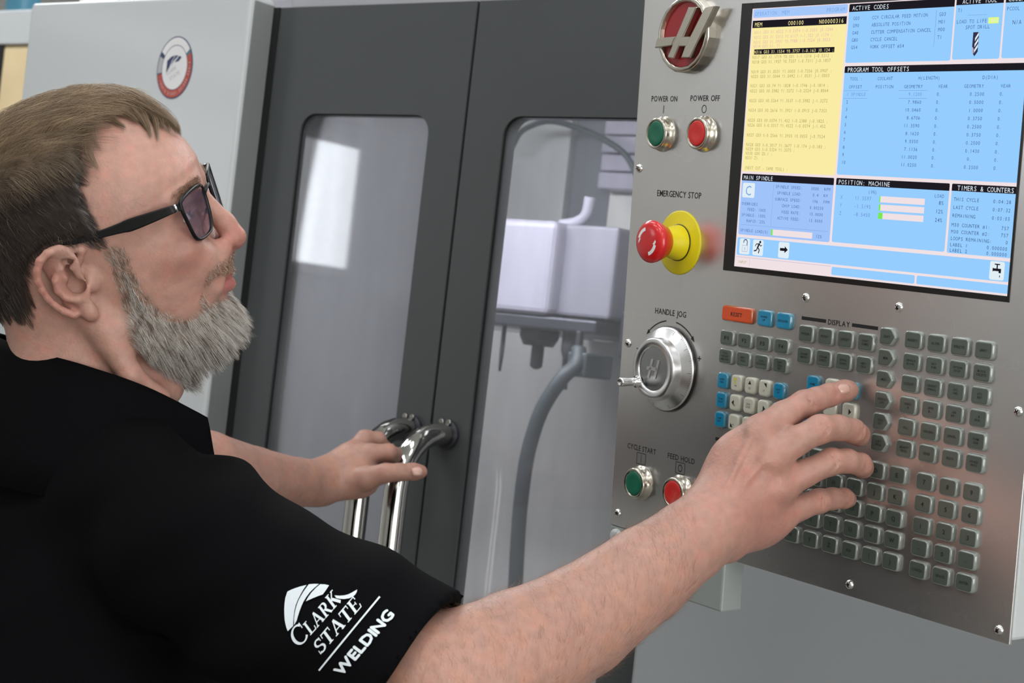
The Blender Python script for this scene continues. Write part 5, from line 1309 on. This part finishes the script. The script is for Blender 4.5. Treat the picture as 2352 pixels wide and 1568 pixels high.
# eyebrows and fine hair on the forearm
for s in (-1, 1):
    n = 320; t = RNG.random(n); bp = np.stack([104 - 15 * t ** 1.3, s * (13 + 40 * t), 33 + 3.5 * np.sin(t * 2.4) - 2.5 * t], 1) + RNG.normal(0, 1, (n, 3)) * [0, 0.6, 2.0]
    pts = np.zeros((n, 4, 3))
    for i in range(n):
        h_ = HMESH.find_nearest(h2c(bp[i])); b0 = np.array(h_[0]); nv = np.array(h_[1]); d = rot_h(np.array([-0.25, s * 1.0, 0.25 - 0.5 * t[i]]) + RNG.normal(0, 0.2, 3))
        for k in range(4): pts[i, k] = b0 + d * k * 2.6 + nv * (0.4 + 1.0 * math.sin(k * 0.8))
    link('eyebrow', strands_mesh('eyebrow', pts, np.full(n, 0.16), np.array(srgb(150, 118, 94)) * RNG.uniform(0.7, 1.2, (n, 1))), m_hair, man)['kind'] = 'stuff'
am = arm & (px_a > 900) & (px_a < 1600) & (BV[:, 2] < 1700) & (BN[:, 2] < 0.35)
n = 3600; p, nn, vi = sample(am, n); fd = (P(1648, 1190, 1420) - P(1105, 1552, 1308)); fd /= np.linalg.norm(fd); side_ = np.cross(fd, [0, 0, 1.0])
d = fd * 0.35 - side_ * -0.9 + RNG.normal(0, 0.3, (n, 3)); d -= nn * ((d * nn).sum(1) - 0.12)[:, None]; d /= np.linalg.norm(d, axis=1)[:, None]
pts = np.stack([p + d * (k * RNG.uniform(2.5, 5, n))[:, None] * 0.8 + nn * (0.25 + 0.3 * k) for k in range(4)], 1)
link('arm_hair', strands_mesh('arm_hair', pts, np.full(n, 0.05), np.array(srgb(146, 112, 90)) * RNG.uniform(0.7, 1.2, (n, 1))), m_hair, man)['kind'] = 'stuff'
# eyes
m_scl = mat('eye_white', srgb(222, 212, 206), 0.15, var=0.03, coat=0.6); m_iris = mat('iris_grey_blue', srgb(96, 110, 120), 0.2, var=0.2, vscale=400, coat=0.8); m_pup = mat('pupil', (0.01, 0.01, 0.01), 0.1, coat=0.8, var=0.01)
for s in (-1, 1):
    bm = bmesh.new(); prof = [(12.6 * math.sin(a), 12.6 * math.cos(a)) for a in np.linspace(0, math.pi, 25)]; prof[0] = (0, 12.6 + 0.5); prof[1] = (prof[1][0], prof[1][1] + 0.4); prof[-1] = (0, -12.6)
    lathe(bm, prof, 28, mis=[2] + [1, 1, 1] + [0] * 20)
    me = bpy.data.meshes.new('eye'); bm.to_mesh(me); bm.free()
    V = np.zeros(len(me.vertices) * 3, f32); me.vertices.foreach_get('co', V); V = V.reshape(-1, 3)
    g = np.array([0.985, 0.05, 0.16]); g /= np.linalg.norm(g); u = np.cross([0, 0, 1.0], g); u /= np.linalg.norm(u); v = np.cross(g, u)
    W_ = h2c(np.array([79.8, s * 31.5, 13.0]) + V[:, [0]] * u + V[:, [1]] * v + V[:, [2]] * g); me.vertices.foreach_set('co', c2p(W_).astype(f32).ravel()); me.update()
    link('eye', me, [m_scl, m_iris, m_pup], man)
# finger nails that show
m_nail = mat('fingernail', srgb(206, 164, 150), 0.25, var=0.03, coat=0.3)
def nail(c, along, up, l, w, t=1.2):
    along = np.array(along, float); along /= np.linalg.norm(along); up = np.array(up, float); up -= along * (up @ along); up /= np.linalg.norm(up); sd = np.cross(along, up)
    V = []; Fq = []; nu, nv = 9, 7
    for i in range(nu):
        for j in range(nv):
            a = -1 + 2 * i / (nu - 1); b = -1 + 2 * j / (nv - 1); wl = w * (1 - 0.25 * abs(a) ** 3)
            V.append(c + along * l * a * (1 - 0.15 * b * b) + sd * wl * b + up * (1.0 - 2.6 * b * b - 0.8 * a * a) * t)
    for i in range(nu - 1):
        for j in range(nv - 1): Fq.append((i * nv + j, (i + 1) * nv + j, (i + 1) * nv + j + 1, i * nv + j + 1))
    o = link('fingernail', npmesh('fingernail', c2p(np.array(V)), Fq), m_nail, man, True)
    md = o.modifiers.new('thickness', 'SOLIDIFY'); md.thickness = 0.0006
nail(P(1937, 889.5, 1468.9), P(1951, 896, 1482) - P(1905, 907, 1471), (-0.12, -0.55, -0.83), 6.0, 5.2)
nail(P(958, 1081, 2191.6), P(966, 1083, 2205) - P(918, 1084, 2198), (0.15, -0.4, -0.9), 6.6, 6.4)

# ------------------------------------------------------------------ clothes
SH = Field()
HEM = P(968, 1484, 1300); HN = np.array([0.80, 0.58, -0.16]); HN /= np.linalg.norm(HN)
SH.fcone(NB + DOWN * 190, NB + DOWN * 330, 164, 184, TF, 0.70, 40)
SH.fcone(NB + DOWN * 330, NB + DOWN * 600, 184, 188, TF, 0.82, 40)
SH.cone(NB + DOWN * 36 - TF * 10, SR + DOWN * -6 - TR * 30, 60, 63, 36)
SH.cone(NB + DOWN * 36 - TF * 10, SL + DOWN * -6 + TR * 30, 60, 63, 36)
SH.add(lambda p: np.maximum(d_cone(p, SR, ER, 72, 71), ((p - A(HEM)) @ A(HN))).astype(f32), 30)
LHN = (EL - SL) / np.linalg.norm(EL - SL)
SH.add(lambda p: np.maximum(d_cone(p, SL, EL, 70, 62), ((p - A(SL + (EL - SL) * 0.78)) @ A(LHN))).astype(f32), 30)
def folds(p):
    w = np.exp(-((p - A(P(640, 1260, 1400))) ** 2).sum(1) / 190 ** 2) * (1 - sm((p - A(HEM)) @ A(HN), -80, -15))
    t = p @ A([0.42, 0.90, 0.10]); u_ = p @ A([0.9, -0.42, 0.2])
    return (w * (4.2 * np.sin(t / 15 + 1.1 * np.sin(u_ / 60)) + 2.6 * np.sin(t / 9 + u_ / 70 + 1)) + 1.6 * np.sin(p @ A([0.03, 0.012, 0.02])) + 1.2 * np.sin(p @ A([0.02, -0.05, 0.03]))).astype(f32)
SH.add(folds, 0, 'd')
nk = h2c((-30, 0, 0)) - NB; nk /= np.linalg.norm(nk)
SH.cone(NB + nk * 30, NB + nk * 200, 74, 90, 6, '-')
au = (ER - SR) / np.linalg.norm(ER - SR)
SH.cone(HEM - au * 40 + (SR + au * ((HEM - SR) @ au) - HEM), HEM + au * 60 + (SR + au * ((HEM - SR) @ au) - HEM), 58, 60, 2, '-')
SV, SF = SH.mesh((-780, -60, 1130), (160, 720, 2080), 4.0)
m_shirt = mat('black_polo_fabric', (0.0018, 0.0019, 0.0026), 0.85, spec=0.07, var=0.12, vscale=700, bump=0.12, bscale=1400)
me = npmesh('shirt', c2p(SV), SF); shirt = link('shirt', me, m_shirt, man, True); shirt['label'] = 'black polo shirt'
# collar: a standing strip around the neck
rim = [P(466, 966, 1566), P(330, 897, 1530), P(190, 847, 1521), P(62, 810, 1545), P(-30, 768, 1600), P(40, 785, 1655), P(200, 835, 1672), P(360, 905, 1645), P(430, 955, 1606)]
cl = smooth_path([np.array(r) for r in rim] , 8); nC = len(cl); ctr = np.mean(cl, 0)
V = []; Fq = []
for i, r in enumerate(cl):
    o_ = r - ctr; o_ -= DOWN * (o_ @ DOWN); o_ /= np.linalg.norm(o_)
    for j, (dn, ou) in enumerate(((0, 0), (-1.2, 2.5), (6, 5.5), (24, 11), (48, 19), (80, 27), (110, 32))): V.append(r + DOWN * dn + o_ * ou)
for i in range(nC - 1):
    for j in range(6): Fq.append((i * 7 + j, i * 7 + j + 1, (i + 1) * 7 + j + 1, (i + 1) * 7 + j))
o = link('collar', npmesh('collar', c2p(np.array(V)), Fq), m_shirt, shirt, True); md = o.modifiers.new('thickness', 'SOLIDIFY'); md.thickness = 0.0028
# white print on the sleeve, laid onto the cloth
SBVH = BVHTree.FromPolygons([tuple(v) for v in SV], [tuple(f) for f in SF])
def onto(px, py, lift=1.1):
    r = np.array([(px - 1176) / FPX, (py - 784) / FPX, 1.0]); h_ = SBVH.ray_cast((0, 0, 0), r / np.linalg.norm(r))
    return np.array(h_[0]) + np.array(h_[1]) * lift * (1 if np.array(h_[1]) @ r < 0 else -1)
lg = Print()
def zp(x, y): return (560 + x / 4.704, 1280 + y / 4.704)
for pl in ([(480, 375), (520, 355), (560, 340), (620, 320), (685, 305), (650, 355), (620, 410), (592, 465), (570, 520), (556, 580), (548, 640), (544, 700), (543, 745), (485, 800), (470, 760), (462, 730), (452, 680), (448, 620), (447, 560), (450, 500), (458, 440)],
           [(710, 298), (765, 294), (818, 295), (768, 338), (720, 385), (682, 436), (650, 490), (628, 540), (610, 590), (594, 640), (580, 690), (553, 735), (553, 660), (560, 605), (572, 550), (584, 510), (600, 470), (624, 424), (650, 380), (680, 338)],
           [(832, 298), (880, 300), (928, 310), (895, 360), (860, 408), (810, 425), (760, 445), (678, 482), (706, 432), (740, 385), (785, 338)],
           [(985, 418), (1040, 422), (1090, 418), (1130, 408), (1165, 392), (1200, 372), (1228, 356), (1222, 385), (1205, 412), (1180, 434), (1140, 450), (1090, 458), (1040, 454), (1005, 448)]):
    lg.poly([zp(*q) for q in pl])
rule = [(820, 1222), (1462, 428), (1482, 428), (1480, 446), (838, 1222)]; 
for i in range(12):
    a, b = np.array([822, 1218.0]), np.array([1470, 432.0]); n_ = np.array([0.775, 0.632]) * 9.5; s0, s1 = a + (b - a) * i / 12, a + (b - a) * (i + 1) / 12
    lg.poly([zp(*(s0 - n_)), zp(*(s0 + n_)), zp(*(s1 + n_)), zp(*(s1 - n_))])
def place(pr_, ox, oy, dx, ux):
    """text-plane (x along, y up) -> zoom pixels"""
    b = len(lg.V)
    for x, y, _ in pr_.V: lg.V.append((*zp(ox + dx[0] * x + ux[0] * y, oy + dx[1] * x + ux[1] * y), 0))
    for f in pr_.F: lg.F.append(tuple(i + b for i in f)); lg.M.append(0)
def bold(pr_, t, x, y, h, fit, w):
    for ox, oy in ((0, 0), (w, 0), (-w, 0), (0, w), (0, -w)): pr_.text(t, x + ox, y + oy, h, fit=fit)
b = Print(); bold(b, 'WELDING', 0, 0, 118, 860, 7.0); place(b, 1068, 1282, (0.655, -0.755), (-0.80, -0.60))
# serif capitals drawn stroke by stroke: unit height 1, widths in the same unit
def ser(ch):
    S_ = []
    def st(x0, y0, x1, y1, w0, w1=None):
        w1 = w1 or w0; d = Vector((x1 - x0, y1 - y0)).normalized(); n = Vector((-d.y, d.x)); S_.append([(x0 + n.x * w0 / 2, y0 + n.y * w0 / 2), (x0 - n.x * w0 / 2, y0 - n.y * w0 / 2), (x1 - n.x * w1 / 2, y1 - n.y * w1 / 2), (x1 + n.x * w1 / 2, y1 + n.y * w1 / 2)])
    def sf(x0, x1, y): st(x0, y, x1, y, 0.07)
    def arc(cx, cy, rx, ry, a0, a1, wf, n=14):
        for i in range(n):
            t0, t1 = (math.radians(a0 + (a1 - a0) * k / n) for k in (i, i + 1)); w0, w1 = wf(t0), wf(t1)
            S_.append([(cx + (rx - w0 / 2) * math.cos(t0), cy + (ry - w0 / 2) * math.sin(t0)), (cx + (rx + w0 / 2) * math.cos(t0), cy + (ry + w0 / 2) * math.sin(t0)), (cx + (rx + w1 / 2) * math.cos(t1), cy + (ry + w1 / 2) * math.sin(t1)), (cx + (rx - w1 / 2) * math.cos(t1), cy + (ry - w1 / 2) * math.sin(t1))])
    T_k, t_k = 0.20, 0.09
    if ch == 'C': arc(0.55, 0.5, 0.47, 0.47, 42, 318, lambda t: 0.08 + 0.12 * abs(math.cos(t)) ** 2, 24); st(0.93, 0.62, 0.93, 0.95, 0.06); return S_, 1.0
    if ch == 'L': st(0.22, 0, 0.22, 1, T_k); sf(0.03, 0.45, 0.965); sf(0.03, 0.75, 0.035); st(0.72, 0.0, 0.78, 0.30, 0.08); return S_, 0.80
    if ch == 'A': st(0.12, 0, 0.46, 1, t_k); st(0.46, 1, 0.84, 0, T_k); sf(0.25, 0.68, 0.32); sf(0.0, 0.28, 0.035); sf(0.64, 1.0, 0.035); return S_, 1.0
    if ch == 'R': st(0.20, 0, 0.20, 1, T_k); sf(0.03, 0.40, 0.035); sf(0.03, 0.48, 0.965); arc(0.44, 0.74, 0.22, 0.225, -90, 90, lambda t: 0.08 + 0.12 * abs(math.cos(t))); st(0.20, 0.515, 0.46, 0.515, 0.07); st(0.42, 0.52, 0.80, 0.0, T_k, 0.16); sf(0.68, 0.96, 0.035); return S_, 0.94
    if ch == 'K': st(0.20, 0, 0.20, 1, T_k); sf(0.03, 0.40, 0.035); sf(0.03, 0.40, 0.965); st(0.24, 0.44, 0.74, 1.0, t_k); st(0.40, 0.56, 0.82, 0.0, T_k); sf(0.58, 0.86, 0.965); return S_, 0.92
    if ch == 'S': arc(0.36, 0.735, 0.24, 0.215, 35, 270, lambda t: 0.09 + 0.06 * abs(math.cos(t))); arc(0.36, 0.265, 0.27, 0.225, 90, -145, lambda t: 0.09 + 0.08 * abs(math.cos(t))); st(0.60, 0.70, 0.60, 0.98, 0.06); st(0.08, 0.02, 0.08, 0.32, 0.06); return S_, 0.72
    if ch == 'T': st(0.42, 0, 0.42, 1, T_k); sf(0.22, 0.62, 0.035); st(0.02, 0.955, 0.82, 0.955, 0.09); st(0.04, 0.70, 0.06, 1.0, 0.06); st(0.80, 0.70, 0.78, 1.0, 0.06); return S_, 0.86
    if ch == 'E': st(0.20, 0, 0.20, 1, T_k); sf(0.03, 0.70, 0.965); sf(0.03, 0.74, 0.035); sf(0.2, 0.56, 0.52); st(0.70, 0.74, 0.67, 1.0, 0.07); st(0.72, 0.0, 0.78, 0.28, 0.07); st(0.56, 0.40, 0.56, 0.64, 0.06); return S_, 0.80
def serif_word(word, ox, oy, dx, ux, hs, total):
    ws = [ser(c) for c in word]; tot = sum((w + 0.04) * h for (s_, w), h in zip(ws, hs)); q = total / tot; x = 0
    for (s_, w), h in zip(ws, hs):
        b = Print()
        for pl in s_: b.poly([((x + px_ * h) * q, py_ * h * 1.0 * (total / tot if False else 1)) for px_, py_ in pl])
        place(b, ox, oy, dx, ux); x += (w + 0.04) * h
D1 = (0.667, -0.744); U1 = (-0.60, -0.80)
serif_word('CLARK', 604, 984, D1, U1, [196, 142, 142, 142, 156], 690)
serif_word('STATE', 838, 1056, (0.647, -0.762), U1, [150, 146, 146, 146, 146], 690)
from mathutils.geometry import tessellate_polygon
F2 = []
for f in lg.F: F2 += [tuple(f[i] for i in t) for t in tessellate_polygon([[Vector((lg.V[i][0], lg.V[i][1], 0)) for i in f]])] if len(f) > 4 else [f]
lg.F = F2
me = bpy.data.meshes.new('sleeve_print'); VV = np.array([onto(x, y) for x, y, _ in lg.V]); me.from_pydata([tuple(v) for v in c2p(VV)], [], lg.F)
link('sleeve_print', me, mat('white_shirt_print', srgb(222, 230, 236), 0.6, var=0.03, vscale=200), shirt)
# trousers and shoes (below the picture)
FLOORD = c2w(NB)[2] * 1000
TRO = Field(); TRO.fcone(NB + DOWN * 560, NB + DOWN * 690, 168, 166, TF, 0.78, 40)
for s, fw in ((1, 30), (-1, -20)):
    hp, kn_, an = NB + DOWN * 700 + TR * s * 92, NB + DOWN * 1040 + TR * s * 105 + TF * fw, NB + DOWN * (FLOORD - 70) + TR * s * 115 + TF * fw
    TRO.cone(hp, kn_, 98, 72, 40); TRO.cone(kn_, an, 72, 62, 20)
lo = (NB + DOWN * 560) - [420, 60, 320]; hi = (NB + DOWN * FLOORD) + [420, 60, 320]
TV, TFq = TRO.mesh(np.minimum(lo, hi), np.maximum(lo, hi), 12.0)
link('trousers', npmesh('trousers', c2p(TV), TFq), mat('dark_denim', srgb(38, 42, 54), 0.8, var=0.1, vscale=60), man, True)
for s, fw in ((1, 30), (-1, -20)):
    F_ = Field(); a_ = NB + DOWN * (FLOORD - 45) + TR * s * 115 + TF * (fw - 40); b_ = NB + DOWN * (FLOORD - 38) + TR * s * 122 + TF * (fw + 150)
    F_.cone(a_, b_, 44, 37, 10); F_.cone(a_, NB + DOWN * (FLOORD - 100) + TR * s * 115 + TF * fw, 44, 50, 20)
    F_.add(lambda p: ((p - A(NB + DOWN * (FLOORD - 1))) @ A(DOWN)).astype(f32), 0, 'x')
    V_, Q_ = F_.mesh(np.minimum(a_, b_) - 110, np.maximum(a_, b_) + 110, 8.0)
    link('shoe', npmesh('shoe', c2p(V_), Q_), mat('black_leather', srgb(24, 23, 23), 0.4, var=0.1), man, True)

# ------------------------------------------------------------------ glasses (head axes)
gp = h2c((100, 0, 15)); GB = c2w(gp)
gl = empty('eyeglasses', tuple(GB)); tag(gl, 'black rectangular eyeglasses worn by the man', 'glasses')
def c2g(c): return c2w(c) - GB
m_frame = mat('black_acetate', (0.0035, 0.0035, 0.004), 0.38, spec=0.3, var=0.05)
def gx(y, z, s=-1): return 107.4 + 0.072 * s * y - 0.0021 * y * y + (z - 15) * 0.14
def outline(s):
    pts = [(66, 29.5), (60, 31.5), (44, 32.5), (26, 31.5), (16.5, 28.5), (13.5, 22), (14.0, 12), (16.5, 2), (21.5, -5.5), (30, -8.5), (44, -8.5), (55, -6.5), (60.5, -1), (64, 12), (66.5, 23)]
    return [(gx(y, z, s), s * y, z) for y, z in pts]
for s in (-1, 1):
    lp = smooth_path(outline(s) + [outline(s)[0]], 4)[:-1]
    bm = bmesh.new(); n = len(lp); rings = []
    for i in range(n):
        a, b = np.array(lp[i - 1]), np.array(lp[(i + 1) % n]); t = b - a; t /= np.linalg.norm(t); u = np.array([1.0, 0, 0]) - t * t[0]; u /= np.linalg.norm(u); v = np.cross(t, u)
        tall = 1.35 if lp[i][2] < 20 else 1.9
        rings.append([bm.verts.new(c2g(h2c(np.array(lp[i]) + u * 1.7 * math.cos(k * math.pi / 4) + v * tall * math.sin(k * math.pi / 4)))) for k in range(8)])
    for i in range(n):
        for k in range(8): f = bm.faces.new((rings[i][k], rings[(i + 1) % n][k], rings[(i + 1) % n][(k + 1) % 8], rings[i][(k + 1) % 8])); f.smooth = True
    bmesh.ops.recalc_face_normals(bm, faces=bm.faces); obj('rim', bm, m_frame, gl)
    c0 = np.mean(lp, 0); bm = bmesh.new(); vc = bm.verts.new(c2g(h2c(c0 + [1.2, 0, 0]))); vr = [bm.verts.new(c2g(h2c(q))) for q in lp]; vm = [bm.verts.new(c2g(h2c((np.array(q) + c0) / 2 + [0.8, 0, 0]))) for q in lp]
    for i in range(n):
        j = (i + 1) % n; bm.faces.new((vc, vm[i], vm[j])).smooth = True; bm.faces.new((vm[i], vr[i], vr[j], vm[j])).smooth = True
    bmesh.ops.recalc_face_normals(bm, faces=bm.faces)
    o = obj('lens', bm, MATS.get('spectacle_lens') or glass_mat('spectacle_lens', 0.10, srgb(150, 130, 170), (0.88, 0.84, 0.92)), gl)
    # temple arm
    tp = [(gx(66, 28, s) - 0.5, 68.5, 27.5, 3.4), (gx(66, 28, s) - 4, 71.5, 28, 3.2), (88, 73.5, 28.6, 3.4), (72, 75.2, 29.5, 4.4), (52, 76.6, 30.8, 5.2), (44, 77, 31.6, 4.2), (25, 78, 33.8, 3.0), (8, 79, 36.0, 2.3), (-4, 79, 37.6, 2.0), (-14, 75, 37, 2.0), (-24, 72, 33, 2.0), (-30, 68, 24, 2.0)]
    P4 = smooth_path([np.array(q) for q in tp], 4); bm = bmesh.new(); prev = None
    for q in P4:
        cc = np.array([q[0], s * q[1], q[2]]); ring = [bm.verts.new(c2g(h2c(cc + [0, s * a * 1.3, b * q[3]]))) for a, b in ((-1, -0.8), (-1, 0.8), (-0.6, 1), (0.6, 1), (1, 0.8), (1, -0.8), (0.6, -1), (-0.6, -1))]
        if prev:
            for k in range(8): bm.faces.new((prev[k], prev[(k + 1) % 8], ring[(k + 1) % 8], ring[k]))
        else: bm.faces.new(ring)
        prev = ring
    bm.faces.new(prev[::-1]); bmesh.ops.recalc_face_normals(bm, faces=bm.faces)
    tmp = obj('temple_arm', bm, m_frame, gl)
    bm = bmesh.new(); tube(bm, [c2g(h2c((gx(66, 28, s) - 3.5, s * 72.4, 31.5))), c2g(h2c((gx(66, 28, s) - 3.5, s * 72.4, 24.5)))], 0.0012, 10); obj('hinge', bm, m_alu2, tmp)
    bm = bmesh.new(); tube(bm, smooth_path([c2g(h2c((gx(13, 10, s), s * 12.5, 9))), c2g(h2c((102, s * 11, 7))), c2g(h2c((101, s * 10, 3)))], 4), 0.0009, 8); obj('nose_pad', bm, m_frame, gl)
bm = bmesh.new(); tube(bm, [c2g(h2c(q)) for q in smooth_path([(gx(12, 22), -12, 21.5), (109, -6, 23.5), (110, 0, 24), (109.6, 6, 23.5), (gx(12, 22, 1), 12, 21.5)], 4)], 0.0017, 10); obj('bridge', bm, m_frame, gl)
